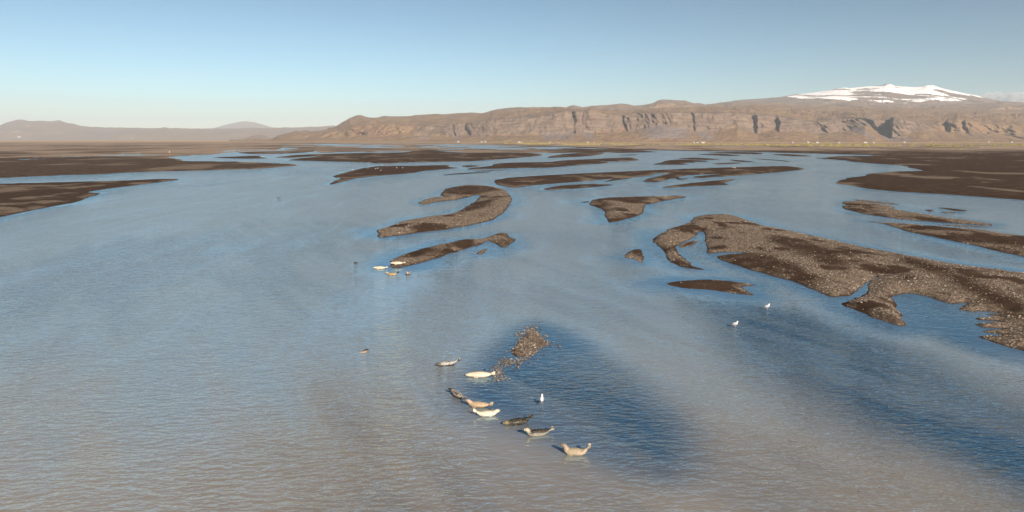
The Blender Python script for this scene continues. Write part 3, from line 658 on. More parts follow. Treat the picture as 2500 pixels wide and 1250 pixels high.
# ------------------------------------------------------------------ mountains
def interp(pts, u):
    p = np.array(pts, float)
    return np.interp(u, p[:, 0], p[:, 1])
def rock_mat():
    m, nt, L, P = new_mat('mountain_rock_and_grass')
    pos = n_pos(nt)
    n1 = n_noise(nt, L, 0.004, 6, 0.62, pos).outputs[0]
    n2 = n_noise(nt, L, 0.02, 5, 0.65, n_map(nt, L, pos, (1, 1, 0.5))).outputs[0]
    n3 = n_noise(nt, L, 0.03, 5, 0.65, n_map(nt, L, pos, (0.35, 0.35, 3.0))).outputs[0]
    grass = n_mix(nt, L, n_ramp(nt, L, n1, [(0.35, 0.0), (0.65, 1.0)]), (0.205, 0.122, 0.070), (0.235, 0.155, 0.078))
    grass = n_mix(nt, L, n_ramp(nt, L, n2, [(0.42, 0.0), (0.75, 0.7)]), grass, (0.145, 0.095, 0.072))
    rock = n_mix(nt, L, n_ramp(nt, L, n3, [(0.35, 0.0), (0.65, 1.0)]), (0.120, 0.082, 0.062), (0.215, 0.152, 0.108))
    scree = n_mix(nt, L, n2, (0.15, 0.12, 0.115), (0.20, 0.165, 0.15))
    cl = n_math(nt, L, 'ADD', n_attr(nt, 'cliff').outputs['Fac'], n_math(nt, L, 'MULTIPLY', n_math(nt, L, 'SUBTRACT', n2, 0.5), 1.1))
    cl = n_math(nt, L, 'ADD', cl, n_math(nt, L, 'MULTIPLY', n_math(nt, L, 'SUBTRACT', n3, 0.45), 0.9))
    c = n_mix(nt, L, n_ramp(nt, L, cl, [(0.32, 0.0), (0.6, 1.0)]), grass, rock)
    c = n_mix(nt, L, n_attr(nt, 'scree').outputs['Fac'], c, scree)
    sa = n_attr(nt, 'snow').outputs['Fac']
    brk = n_math(nt, L, 'MULTIPLY', n_math(nt, L, 'SUBTRACT', n_noise(nt, L, 0.005, 8, 0.72, n_map(nt, L, pos, (1, 0.6, 2.5))).outputs[0], 0.5), 3.0)
    sn = n_math(nt, L, 'ADD', sa, n_math(nt, L, 'MULTIPLY', brk, n_math(nt, L, 'MULTIPLY', sa, 1.3, True)))
    c = n_mix(nt, L, n_ramp(nt, L, sn, [(0.40, 0.0), (0.60, 1.0)]), c, (0.86, 0.83, 0.80))
    L.new(c, P.inputs['Base Color'])
    P.inputs['Roughness'].default_value = 0.95
    P.inputs['Specular IOR Level'].default_value = 0.1
    nb = n_bump(nt, L, n2, 0.9, 22.0)
    nb = n_bump(nt, L, n3, 0.6, 14.0, nb)
    L.new(n_bump(nt, L, n1, 0.6, 50.0, nb), P.inputs['Normal'])
    return m
ROCK = rock_mat()

def terrain(name, label, u, profile, cliff_fn=None, snow_fn=None, rough=6.0, seed=0, parent_kind='structure'):
    """u: photo columns; profile: list of (depth array, photo row array or None for level ground, number of rows to next)."""
    U, D, R, T = [], [], [], []
    lev = []
    for d, r, n in profile:
        x, y, z = at_dist(u, r, d) if r is not None else at_dist(u, 341.0, d)
        lev.append((d + 0 * u, np.zeros_like(u) - 2.0 if r is None else z, n))
    ridge = int(np.argmax([l[1].max() for l in lev]))
    kern = np.hanning(61)
    kern /= kern.sum()
    zsm = np.convolve(np.pad(lev[ridge][1], 30, mode='edge'), kern, 'valid')
    Ds, Zs, Ts = [], [], []
    for k in range(len(lev) - 1):
        n = lev[k][2]
        for j in range(n):
            t = j / n
            Ds.append(lev[k][0] * (1 - t) + lev[k + 1][0] * t)
            zz = lev[k + 1][1]
            if k == ridge - 1:           # small teeth of the skyline belong to the crest, not to the whole slope below
                zz = zsm + (zz - zsm) * t ** 6
            Zs.append(lev[k][1] * (1 - t) + zz * t)
            Ts.append(k + t)
    Ds.append(lev[-1][0]); Zs.append(lev[-1][1]); Ts.append(len(lev) - 1.0)
    D, Z = np.array(Ds), np.array(Zs)
    T = np.repeat(np.array(Ts)[:, None], len(u), 1)
    UU = np.repeat(u[None], len(Ts), 0)
    A = (UU - CX) / F / (CP + (CY - HOR) / F * SP)
    X = A * D
    at = {'cliff': np.zeros_like(T), 'scree': np.zeros_like(T), 'snow': np.zeros_like(T)}
    if cliff_fn:
        D, Z = cliff_fn(UU, T, X, D, Z, at)
        X = A * D
    Z = Z + rough * fbm2(X / 160.0, D / 220.0, 5, seed) * sstep(0.0, 1.0, T) * sstep(len(lev) - 1.0, len(lev) - 1.6, T)
    if snow_fn:
        at['snow'] = snow_fn(UU, T, X, D, Z)
    V = np.stack([X, D, Z], -1).reshape(-1, 3)
    me = mesh_np(name, V, grid_faces(*X.shape), {k: v.ravel() for k, v in at.items()}, True, ROCK)
    return obj(name, me, label=label, kind='structure')

SKY_P = [(560, 346), (655, 343), (664, 341.5), (677, 332), (702, 325.8), (728, 324), (760, 321.6), (808, 318.7), (821, 310), (837, 298.6), (856, 288), (872, 281.5), (881, 280.3), (898, 285.4), (920, 288), (939, 283.5), (1006, 284), (1013, 280.6), (1080, 279.4), (1141, 276), (1157, 274), (1176, 276), (1214, 267), (1269, 262.4), (1320, 261), (1368, 262), (1424, 266), (1470, 270), (1530, 268), (1600, 264), (1700, 260), (1800, 258), (1900, 256), (2000, 260), (2100, 264), (2200, 264), (2350, 266), (2500, 268), (2900, 272), (3500, 280)]
CLIFF_P = [(560, 346.5), (664, 343.5), (677, 337), (702, 331), (760, 328), (820, 322), (860, 308), (900, 305), (960, 306), (1000, 309), (1060, 305), (1150, 302), (1190, 295), (1260, 290), (1330, 284), (1370, 274), (1440, 269), (1470, 277), (1500, 280), (1560, 278), (1640, 275), (1700, 277), (1800, 276.6), (1828, 278), (1884, 285), (1940, 292), (1982, 299), (2038, 298), (2074, 290.6), (2108, 288), (2144, 293), (2181, 292), (2220, 297.6), (2276, 301), (2332, 292), (2416, 304), (2500, 309), (2900, 312), (3500, 315)]
TALUS_P = [(560, 347), (664, 345), (677, 341), (702, 338), (760, 337), (820, 334), (860, 328), (900, 326), (960, 328), (1000, 330), (1100, 335), (1200, 332), (1300, 330), (1400, 328), (1500, 322), (1560, 316), (1620, 304), (1680, 318), (1740, 322), (1800, 312), (1850, 328), (1890, 318), (1950, 322), (2000, 328), (2060, 318), (2110, 306), (2150, 325), (2180, 334), (2250, 322), (2350, 325), (2500, 330), (3500, 332)]
def plateau():
    u = np.arange(560, 3300, 1.6)
    base = 4300 - 500 * sstep(700, 1400, u)
    cw = interp([(560, 0), (980, 0), (1040, .8), (1200, .9), (2180, 1), (2240, .6), (2330, .3), (2500, .2), (3500, .5)], u)
    def cfn(U, T, X, D, Z, at):
        T = T - 1.0                      # 0 foot, 1 top of the scree, 2 cliff edge, 3 skyline
        C = np.repeat(cw[None], len(U), 0)
        # embayment with a deep shaded right wall
        bay = 240 * sstep(2010, 2075, U) * sstep(2176, 2168, U)
        bay = bay - 70 * sstep(2170, 2178, U) * sstep(2235, 2190, U)
        for c, wl, wr, a in ((1894, 34, 7, 170), (1838, 30, 9, 120), (1524, 20, 5, 90), (2310, 20, 6, 150), (2352, 14, 6, 110), (1140, 14, 5, 90), (1108, 9, 4, 70), (1690, 9, 4, 60), (1400, 16, 6, 60)):
            ctr = c - (T - 1.5) * 7 + 3 * fbm2(Z / 30.0, U * 0 + c, 2, 9)
            bay = bay + 0.5 * a * sstep(-wl, 0, U - ctr) * sstep(wr, 0, U - ctr) * sstep(0.7, 1.3, T) * sstep(2.5, 2.0, T)
        wx = X + 60 * fbm2(X / 200.0, Z / 120.0, 2, 51)
        g1 = 1 - np.abs(fbm2(wx / 190.0, Z / 300.0, 4, 5)) * 1.6
        g2 = fbm2(X / 48.0, Z / 150.0, 4, 8, 0.6)
        g3 = 1 - np.abs(fbm2(wx / 85.0, Z / 260.0, 3, 12)) * 2
        wcl = sstep(0.55, 1.1, T) * sstep(2.6, 1.9, T)
        strata = np.sin(Z / 9.0 + 2.5 * fbm2(X / 300, Z / 60, 2, 4)) * 9
        D = D + 0.75 * (0.30 + 0.9 * sstep(-0.5, 0.5, fbm2(X / 420.0, Z / 900.0, 2, 31))) * C * wcl * (g1 * 55 + g2 * 46 + g3 * 40 + strata + 16 * fbm2(X / 14.0, Z / 22.0, 3, 15)) + bay * sstep(0.5, 1.1, T) * sstep(2.25, 1.95, T)
        D = D + sstep(0.05, 0.5, T) * sstep(3.0, 1.6, T) * 40 * fbm2(X / 260.0, Z / 300.0, 4, 21)
        # slopes left of the cliffs get ribs of their own
        D = D + (1 - C) * sstep(0.2, 0.8, T) * sstep(3.2, 2.2, T) * (70 * fbm2(X / 170.0, Z / 90.0, 5, 27) + 30 * fbm2(X / 40.0, Z / 25.0, 3, 28))
        Z = Z + C * wcl * g2 * 5 + sstep(2.0, 2.3, T) * sstep(2.98, 2.5, T) * 20 * fbm2(X / 130.0, D / 150.0, 5, 44)
        at['cliff'][:] = np.clip(C * sstep(0.85, 1.15, T + 0.25 * fbm2(X / 90, Z / 90, 3, 3)) * sstep(2.25, 1.95, T + 0.12 * g2), 0, 1) * 0.95
        at['cliff'][:] = np.maximum(at['cliff'], 0.5 * sstep(0.25, 0.6, fbm2(X / 200, D / 260, 4, 66)) * (T > 2.0))
        sc_ = sstep(0.15, 0.5, fbm2(X / 110.0, Z / 260.0, 3, 71)) * sstep(1.25, 0.9, T) * sstep(0.1, 0.35, T) * C
        big = sstep(1560, 1610, U + T * 20) * sstep(1700, 1640, U - T * 20) * sstep(1.2, 0.95, T) * sstep(0.1, 0.3, T)
        at['scree'][:] = np.maximum(sc_ * 0.75, big * 0.85)
        return D, Z
    terrain('cliff_plateau', 'long brown plateau mountain with dark cliffs and scree slopes', u,
            [(base - 150, None, 2), (base, interp(TALUS_P, u) * 0.06 + 0.94 * 347.5, 30), (base + 330, interp(TALUS_P, u), 46), (base + 480, interp(CLIFF_P, u), 44), (base + 2900, interp(SKY_P, u), 8), (base + 3600, np.full_like(u, 349.0), 1), (base + 3700, np.full_like(u, 349.0), 0)],
            cfn, None, 7.0, 2)
plateau()

MID_P = [(1330, 290), (1380, 264), (1388, 259.5), (1400, 257), (1412, 260), (1420, 263), (1440, 259), (1480, 255.5), (1510, 253), (1530, 255), (1545, 258), (1570, 256), (1590, 252), (1605, 244), (1615, 242), (1640, 243.5), (1670, 245.5), (1690, 251), (1700, 250.5), (1712, 252), (1722, 255), (1760, 251), (1800, 249), (1860, 250), (1930, 252), (2020, 255), (2075, 248), (2110, 255), (2200, 258), (2300, 256), (2400, 252), (2430, 248.5), (2500, 252), (3200, 262)]
def mid_hills():
    u = np.arange(1330, 3100, 2.0)
    def cfn(U, T, X, D, Z, at):
        at['cliff'][:] = 0.32 + 0.4 * fbm2(X / 180, D / 240, 4, 101)
        Z = Z + sstep(0.1, .5, T) * sstep(2.0, 1.6, T) * (16 * fbm2(X / 150, D / 170, 5, 111))
        D = D + sstep(0.1, .5, T) * sstep(2.0, 1.2, T) * 60 * fbm2(X / 130, Z / 60, 4, 113)
        return D, Z
    terrain('upland_hills', 'grey brown rounded upland hills rising behind the cliff plateau', u,
            [(6800 + 0 * u, np.full_like(u, 292.0), 14), (7200 + 0 * u, interp(MID_P, u) * 0.5 + 0.5 * 276, 30), (8200 + 0 * u, interp(MID_P, u), 8), (8900 + 0 * u, np.full_like(u, 300.0), 0)], cfn, None, 6, 5)
mid_hills()

VOL_P = [(1640, 268), (1720, 256), (1760, 250), (1800, 244), (1856, 240), (1898, 237), (1934, 230.5), (1979, 226), (2020, 219), (2046, 214), (2054, 213), (2062, 214.8), (2144, 208), (2148, 205), (2160, 204.8), (2168, 207), (2174, 210), (2214, 212.5), (2240, 211), (2251, 207.8), (2265, 208), (2275, 212), (2287, 216), (2332, 226), (2374, 233), (2399, 240), (2430, 246), (2500, 251), (2800, 262), (3100, 275)]
def volcano():
    u = np.arange(1640, 3000, 1.5)
    def cfn(U, T, X, D, Z, at):
        at['cliff'][:] = 0.85
        D = D + sstep(0.1, .5, T) * sstep(2.0, 1.3, T) * 90 * fbm2(X / 260, Z / 90, 5, 213)
        Z = Z + sstep(0.2, .6, T) * sstep(1.9, 1.5, T) * 14 * fbm2(X / 300, D / 200, 4, 217)
        return D, Z
    def sfn(U, T, X, D, Z):
        ylow = interp([(1640, 200), (1880, 228), (1905, 239), (1950, 247), (1990, 244), (2030, 247), (2070, 251), (2110, 253), (2150, 258), (2200, 257), (2260, 251), (2330, 252), (2390, 246), (2405, 236), (2430, 205), (3000, 200)], u)[None]
        row = HOR - (Z - CAMZ) * F / D * 1.0
        s = sstep(2.5, -5.0, row - ylow) * 1.05
        pat = fbm2(X / 420.0 + (Z / 160.0), Z / 75.0, 5, 219)
        s = s * (0.15 + 0.85 * sstep(-0.40, 0.20, pat + 0.45 * sstep(-9, -30, row - ylow) - 0.05))
        band = sstep(2035, 2070, U) * sstep(2150, 2120, U) * sstep(217, 223, row) * sstep(237, 231, row)
        band = np.maximum(band, sstep(2240, 2262, U) * sstep(214, 218, row) * sstep(2, -2, row - (208 + (U - 2250) * 0.16)))
        knob = (np.abs(U - 2156) < 13) * sstep(3.5, 1.5, row - 206) + (np.abs(U - 2258) < 17) * sstep(4, 1.5, row - 209) + (np.abs(U - 2053) < 8) * (row < 215.5)
        left = (U < 2050) * sstep(1.5, 0.4, row - interp(VOL_P, u)[None])
        return np.clip(s - 0.6 * band * sstep(-0.3, 0.3, pat + 0.3) - knob - left, 0, 1.1)
    terrain('snow_capped_volcano', 'broad volcano with a white snow cap and dark summit knobs', u,
            [(8300 + 0 * u, np.full_like(u, 285.0), 14), (9000 + 0 * u, interp(VOL_P, u) * 0.30 + 0.70 * 262, 50), (10500 + 0 * u, interp(VOL_P, u), 8), (12000 + 0 * u, np.full_like(u, 300.0), 0)], cfn, sfn, 5, 8)
volcano()

def left_hills():
    p = [(-1200, 320), (-300, 318), (-100, 315), (0, 308), (20, 299), (45, 292.5), (60, 292), (75, 296), (100, 294), (130, 296), (150, 294.2), (165, 299), (200, 306.5), (225, 310), (270, 310.5), (300, 312), (390, 312.5), (405, 310), (420, 313), (520, 313.5), (620, 313), (680, 311), (760, 310), (800, 307.5), (830, 307), (950, 312)]
    u = np.arange(-1200, 950, 2.5)
    def cfn(U, T, X, D, Z, at):
        at['cliff'][:] = 0.25 + 0.5 * fbm2(X / 500, Z / 60, 4, 301)
        D = D + sstep(0.1, .5, T) * sstep(2.0, 1.3, T) * 160 * fbm2(X / 500, Z / 80, 4, 303)
        return D, Z
    terrain('far_left_hills', 'hazy pinkish flat topped hills along the left horizon', u,
            [(11500 + 0 * u, np.full_like(u, 342.6), 10), (12400 + 0 * u, interp(p, u) * 0.45 + 0.55 * 337, 20), (14500 + 0 * u, interp(p, u), 5), (16000 + 0 * u, np.full_like(u, 340.0), 0)], cfn, None, 8, 11)
    p2 = [(440, 335), (500, 318), (520, 313), (550, 305), (580, 299), (596, 296.3), (606, 296), (630, 300), (655, 307), (670, 312), (720, 325), (760, 335)]
    u2 = np.arange(440, 760, 2.5)
    terrain('distant_blue_peak', 'faint blue dome shaped peak behind the left hills', u2,
            [(22000 + 0 * u2, np.full_like(u2, 342.0), 10), (23000 + 0 * u2, interp(p2, u2) * 0.5 + 0.5 * 330, 14), (25000 + 0 * u2, interp(p2, u2), 5), (27000 + 0 * u2, np.full_like(u2, 340.0), 0)], None, None, 10, 13)
    p3 = [(570, 344), (600, 337), (615, 332), (628, 329), (637, 327.6), (646, 330), (656, 335), (672, 341), (690, 344)]
    u3 = np.arange(570, 690, 1.6)
    terrain('small_left_foothill', 'small hazy foothill left of the long plateau mountain', u3,
            [(7600 + 0 * u3, np.full_like(u3, 344.2), 10), (8000 + 0 * u3, interp(p3, u3) * 0.5 + 0.5 * 341, 14), (8700 + 0 * u3, interp(p3, u3), 5), (9400 + 0 * u3, np.full_like(u3, 344.0), 0)], None, None, 4, 15)
left_hills()

# ------------------------------------------------------------------ haze and cloud
def box_mesh(name, lo, hi, mat=None):
    lo, hi = np.array(lo, float), np.array(hi, float)
    V = np.array([[(lo, hi)[i][0], (lo, hi)[j][1], (lo, hi)[k][2]] for i in (0, 1) for j in (0, 1) for k in (0, 1)])
    Fq = np.array([(0, 1, 3, 2), (4, 6, 7, 5), (0, 4, 5, 1), (2, 3, 7, 6), (0, 2, 6, 4), (1, 5, 7, 3)])
    return mesh_np(name, V, Fq, None, False, mat)
def build_haze():
    m = bpy.data.materials.new('thin_air_haze')
    m.use_nodes = True
    nt, L = m.node_tree.nodes, m.node_tree.links
    nt.remove(nt['Principled BSDF'])
    v = nt.new('ShaderNodeVolumePrincipled')
    v.inputs['Color'].default_value = (0.88, 0.94, 1.0, 1)
    v.inputs['Density'].default_value = HAZE
    v.inputs['Anisotropy'].default_value = 0.0
    L.new(v.outputs[0], nt['Material Output'].inputs['Volume'])
    me = box_mesh('haze', (-29000, -29000, -3.0), (29000, 29000, 890.0), m)
    obj('haze', me, label='thin pale haze filling the air over the plain', kind='stuff')
HAZE = 4.8e-5
build_haze()
def build_cloud():
    m = bpy.data.materials.new('thin_cloud')
    m.use_nodes = True
    nt, L = m.node_tree.nodes, m.node_tree.links
    nt.remove(nt['Principled BSDF'])
    v = nt.new('ShaderNodeVolumePrincipled')
    v.inputs['Color'].default_value = (1, 1, 1, 1)
    pos = n_pos(nt)
    n = n_noise(nt, L, 0.0028, 4, 0.6, n_map(nt, L, pos, (0.6, 1, 1.3))).outputs[0]
    L.new(n_ramp(nt, L, n, [(0.42, 0.0), (0.62, 0.006)]), v.inputs['Density'])
    L.new(v.outputs[0], nt['Material Output'].inputs['Volume'])
    parts = []
    for px_, py_, rx, rz in ((2395, 243, 520, 150), (2425, 236, 620, 230), (2460, 238, 800, 260), (2500, 240, 900, 250), (2550, 243, 900, 240), (2440, 246, 1300, 180)):
        x, y, z = at_dist(px_, py_, 32500.0)
        parts.append(tube([((x - rx * math.cos(t), y + rng.uniform(-200, 200), z + rng.uniform(-40, 40)), (1, 0, 0), 380 * math.sin(t) + 2, rz * math.sin(t) + 2) for t in np.linspace(0.02, 3.12, 12)], 16))
    me = remeshed(parts, 90.0, 2)
    me.materials.clear()
    me.materials.append(m)
    obj('cloud', me, label='soft pale cloud bank beside the right shoulder of the volcano', cat='cloud')


# ------------------------------------------------------------------ dune grass, farms
def build_dunes():
    m, nt, L, P = new_mat('dune_grass')
    pos = n_pos(nt)
    n = n_noise(nt, L, 0.25, 4, 0.6, pos).outputs[0]
    L.new(n_mix(nt, L, n_ramp(nt, L, n, [(0.35, 0.0), (0.65, 1.0)]), (0.17, 0.155, 0.035), (0.40, 0.31, 0.09)), P.inputs['Base Color'])
    P.inputs['Roughness'].default_value = 0.9
    sandm = plain_mat('dune_sand', (0.13, 0.10, 0.075), 0.9, 0.3, 0.2)
    VV, FF, off = [], [], 0
    def tuft(x, y, r, h):
        nonlocal off
        k = 26
        a = rng.random(k) * 6.283
        rr = r * np.sqrt(rng.random(k))
        bx, by = x + rr * np.cos(a), y + rr * np.sin(a)
        hz = h * (1 - 0.75 * (rr / r) ** 2) * (0.7 + 0.6 * rng.random(k))
        w = r * 0.16
        for i in range(k):
            t = rng.random() * 3.14
            lx, ly = rng.normal(0, .25, 2) * r * 0.4
            VV.append([(bx[i] - w * math.cos(t), by[i] - w * math.sin(t), 0.1), (bx[i] + w * math.cos(t), by[i] + w * math.sin(t), 0.1), (bx[i] - w * math.sin(t), by[i] + w * math.cos(t), 0.1), (bx[i] + lx, by[i] + ly, 0.1 + hz[i])])
            FF.append([(off, off + 1, off + 3), (off + 1, off + 2, off + 3), (off + 2, off, off + 3)])
            off += 4
    cnt = 0
    while cnt < 1500:
        px_ = rng.uniform(1230, 2650)
        lo = 351.2 + (px_ - 1150) * 0.0012
        hi = interp([(1150, 352.4), (1400, 354.5), (1700, 357), (2000, 358.5), (2200, 359.5), (2650, 360)], px_)
        py_ = lo + (hi - lo) * rng.random() ** 1.6
        x, y = gnd(px_, py_)
        if fbm2(np.array([x / 60.0]), np.array([y / 160.0]), 3, 5)[0] < -0.15:
            continue
        s = rng.uniform(0.6, 1.3)
        tuft(x, y, rng.uniform(1.5, 4.5) * s, rng.uniform(1.6, 3.6) * s)
        cnt += 1
    V = np.array(VV).reshape(-1, 3)
    obj('dune_grass', mesh_np('dune_grass', V, np.array(FF).reshape(-1, 3), None, False, m), label='band of yellow green dune grass below the cliffs on the right plain', cat='grass', kind='stuff')
    for (px_, py_, r, h, lab) in ((2347, 366.4, 3.2, 1.5, 'lone yellow green grass hummock on the sand below the right farms'), (2345, 378, 2.0, .45, 'flat pale green grass patch below the lone hummock'),
                                  (2425, 377.5, 3.4, .5, 'wide low grass patch near the right edge of the plain'), (2478, 377.0, 2.2, .4, 'small low grass patch at the right edge of the plain')):
        VV, FF, off = [], [], 0
        x, y = gnd(px_, py_)
        for j in range(6):
            tuft(x + rng.normal(0, r * .6), y + rng.normal(0, r * 2), r * .7, h)
        obj('grass_hummock', mesh_np('grass_hummock', np.array(VV).reshape(-1, 3), np.array(FF).reshape(-1, 3), None, False, m), label=lab, kind='stuff')
build_dunes()

HOUSE_WALL = plain_mat('white_painted_wall', (0.52, 0.48, 0.43), 0.7, 0.4, 0.05)
ROOF_W = plain_mat('pale_metal_roof', (0.45, 0.43, 0.42), 0.5, 0.4, 0.08)
ROOF_R = plain_mat('red_metal_roof', (0.42, 0.09, 0.05), 0.5, 0.4, 0.1)
ROOF_G = plain_mat('green_metal_roof', (0.10, 0.24, 0.14), 0.5, 0.4, 0.1)
GLASS = plain_mat('dark_window_glass', (0.03, 0.035, 0.04), 0.15, 0.4, 0.1)
def house(px_, py_, w, label, roof, z=0.0, d=None, dep=8.0, h=2.6):
    if d is None:
        x, y = gnd(px_, py_)
        z = 0.3
    else:
        x, y, z = at_dist(px_, py_, d)
        z -= 1.0
    o = bpy.data.objects.new('farm_house', None)
    COL.objects.link(o)
    w *= 0.8
    o.location = (float(x), float(y), float(z))
    o.rotation_euler = (0, 0, rng.uniform(-0.3, 0.3))
    o['label'], o['category'], o['group'] = label, 'house', 'distant farm houses'
    wl = obj('wall', box_mesh('wall', (-w / 2, -dep / 2, -1), (w / 2, dep / 2, h), HOUSE_WALL), parent=o)
    e, r = 0.5, dep * 0.26
    V = np.array([(-w / 2 - e, -dep / 2 - e, h - .1), (w / 2 + e, -dep / 2 - e, h - .1), (w / 2 + e, dep / 2 + e, h - .1), (-w / 2 - e, dep / 2 + e, h - .1), (-w / 2 - e, 0, h + r), (w / 2 + e, 0, h + r)])
    obj('roof', mesh_from(V, [(0, 1, 5, 4), (2, 3, 4, 5), (0, 4, 3), (1, 2, 5), (3, 2, 1, 0)], roof), parent=o)
    n = max(2, int(w / 5))
    for i in range(n):
        cx = -w / 2 + (i + .5) * w / n
        obj('window', box_mesh('window', (cx - .7, -dep / 2 - .06, 1.0), (cx + .7, -dep / 2 + .02, 2.4), GLASS), parent=o)
def mesh_from(V, Fs, mat, smooth=False):
    me = bpy.data.meshes.new('m')
    me.from_pydata([tuple(map(float, v)) for v in V], [], [tuple(map(int, f)) for f in Fs])
    me.materials.append(mat)
    if smooth:
        me.polygons.foreach_set('use_smooth', np.ones(len(me.polygons), bool))
    me.update()
    return me
for a in ((1015, 346.2, 20, 'long white farm house below the first grey cliffs', ROOF_W), (1030, 346.4, 16, 'smaller white farm house just right of the long one below the first cliffs', ROOF_W),
          (885, 345.8, 10, 'tiny white house below the plateau peak', ROOF_W), (953, 346, 9, 'tiny pale house between the peak and the first cliffs', ROOF_W), (661, 345.6, 11, 'tiny white house at the left foot of the plateau', ROOF_W),
          (1119, 347.2, 13, 'white cottage below the right end of the first grey cliffs', ROOF_W), (1176, 347.8, 10, 'leftmost of two white cottages near the dune grass', ROOF_W), (1185, 347.6, 9, 'right hand one of two white cottages near the dune grass', ROOF_W),
          (1268, 348.6, 12, 'bright white farm house beside the red barn', ROOF_W), (1275, 348.6, 8, 'barn with red roof beside the bright white farm house', ROOF_R),
          (1343, 349.0, 7, 'small white house right of the red barn', ROOF_W), (1361, 349.0, 7, 'white house with reddish roof right of the red barn', ROOF_R), (1435, 349.2, 8, 'white house under the central cliffs, left of a pair', ROOF_W), (1450, 349.2, 7, 'reddish roofed house under the central cliffs, right of a pair', ROOF_R),
          (1694, 349.2, 6, 'single small white house left of the green roofed farm', ROOF_W), (1703, 349.0, 13, 'farm building with green roof under the scree slope', ROOF_G), (1716, 349.6, 16, 'long white farm row right of the green roof', ROOF_W),
          (1934, 349.6, 7, 'small white house left of the long white farms', ROOF_W), (1972, 349.4, 11, 'white farm under the cliffs, left of the long row', ROOF_W), (1994, 349.4, 14, 'long white farm row under the right cliffs', ROOF_W), (2048, 349.8, 8, 'low white house between the long row and the shaded bay', ROOF_W),
          (2112, 349.6, 15, 'white farm house below the shaded cliff bay', ROOF_W), (2132, 349.8, 7, 'small white house right of the farm below the shaded bay', ROOF_W), (2208, 348.8, 10, 'pale house at the slope foot right of the shaded bay', ROOF_W), (2413, 348.4, 8, 'tiny white house near the right edge, left of the tall one', ROOF_W), (2469, 348.8, 9, 'white house at the far right edge of the plain', ROOF_W)):
    house(*a)
for a in ((47, 335.4, 60, 'leftmost long white building on the hazy left hills', ROOF_W), (92, 337, 70, 'long white building on the hazy left hills, right of the leftmost', ROOF_W), (323, 338.6, 40, 'white building below the middle of the left hills', ROOF_W), (333, 341, 26, 'small white building at the foot of the left hills', ROOF_W), (200, 341, 34, 'white building low at the foot of the left hills', ROOF_W)):
    house(a[0], a[1], a[2], a[3], a[4], d=11800.0, dep=20.0, h=12.0)

# ------------------------------------------------------------------ seals
def tube(rings, seg=18):
    """rings: list of (centre, forward, half width, half height); closed tube."""
    V, Fs = [], []
    for c, f, rw, rh in rings:
        f = np.array(f, float); f /= np.linalg.norm(f)
        side = np.cross((0, 0, 1.0), f); side /= max(np.linalg.norm(side), 1e-6)
        up = np.cross(f, side)
        for k in range(seg):
            a = 2 * math.pi * k / seg
            V.append(np.array(c) + side * rw * math.cos(a) + up * rh * math.sin(a))
    n = len(rings)
    for i in range(n - 1):
        for k in range(seg):
            a, b = i * seg + k, i * seg + (k + 1) % seg
            Fs.append((a, b, b + seg, a + seg))
    Fs.append(tuple(range(seg))[::-1])
    Fs.append(tuple(range((n - 1) * seg, n * seg)))
    return V, Fs
def merge(parts):
    V, Fs, o = [], [], 0
    for v, f in parts:
        V += list(v)
        Fs += [tuple(i + o for i in q) for q in f]
        o += len(v)
    return V, Fs
def remeshed(parts, voxel, smooth_it=3):
    V, Fs = merge(parts)
    me = bpy.data.meshes.new('tmp')
    me.from_pydata([tuple(map(float, v)) for v in V], [], Fs)
    o = bpy.data.objects.new('tmp', me)
    COL.objects.link(o)
    r = o.modifiers.new('r', 'REMESH')
    r.mode = 'VOXEL'
    r.voxel_size = voxel
    s = o.modifiers.new('s', 'SMOOTH')
    s.iterations = smooth_it
    s.factor = 0.5
    dg = bpy.context.evaluated_depsgraph_get()
    dg.update()
    out = bpy.data.meshes.new_from_object(o.evaluated_get(dg))
    bpy.data.objects.remove(o)
    bpy.data.meshes.remove(me)
    out.polygons.foreach_set('use_smooth', np.ones(len(out.polygons), bool))
    return out
def path_pts(p0, ang0, steps):           # chain of points in the x-z plane: list of (length, pitch in degrees)
    p, out = np.array(p0, float), []
    for l, a in steps:
        a = math.radians(a)
        p = p + np.array([l * math.cos(a), l * math.sin(a)])
        out.append((p.copy(), a))
    return out
EYE = plain_mat('dark_wet_eye', (0.01, 0.009, 0.008), 0.12, 30, 0.1)
NOSE = plain_mat('black_seal_nose', (0.015, 0.013, 0.012), 0.35, 30, 0.1)
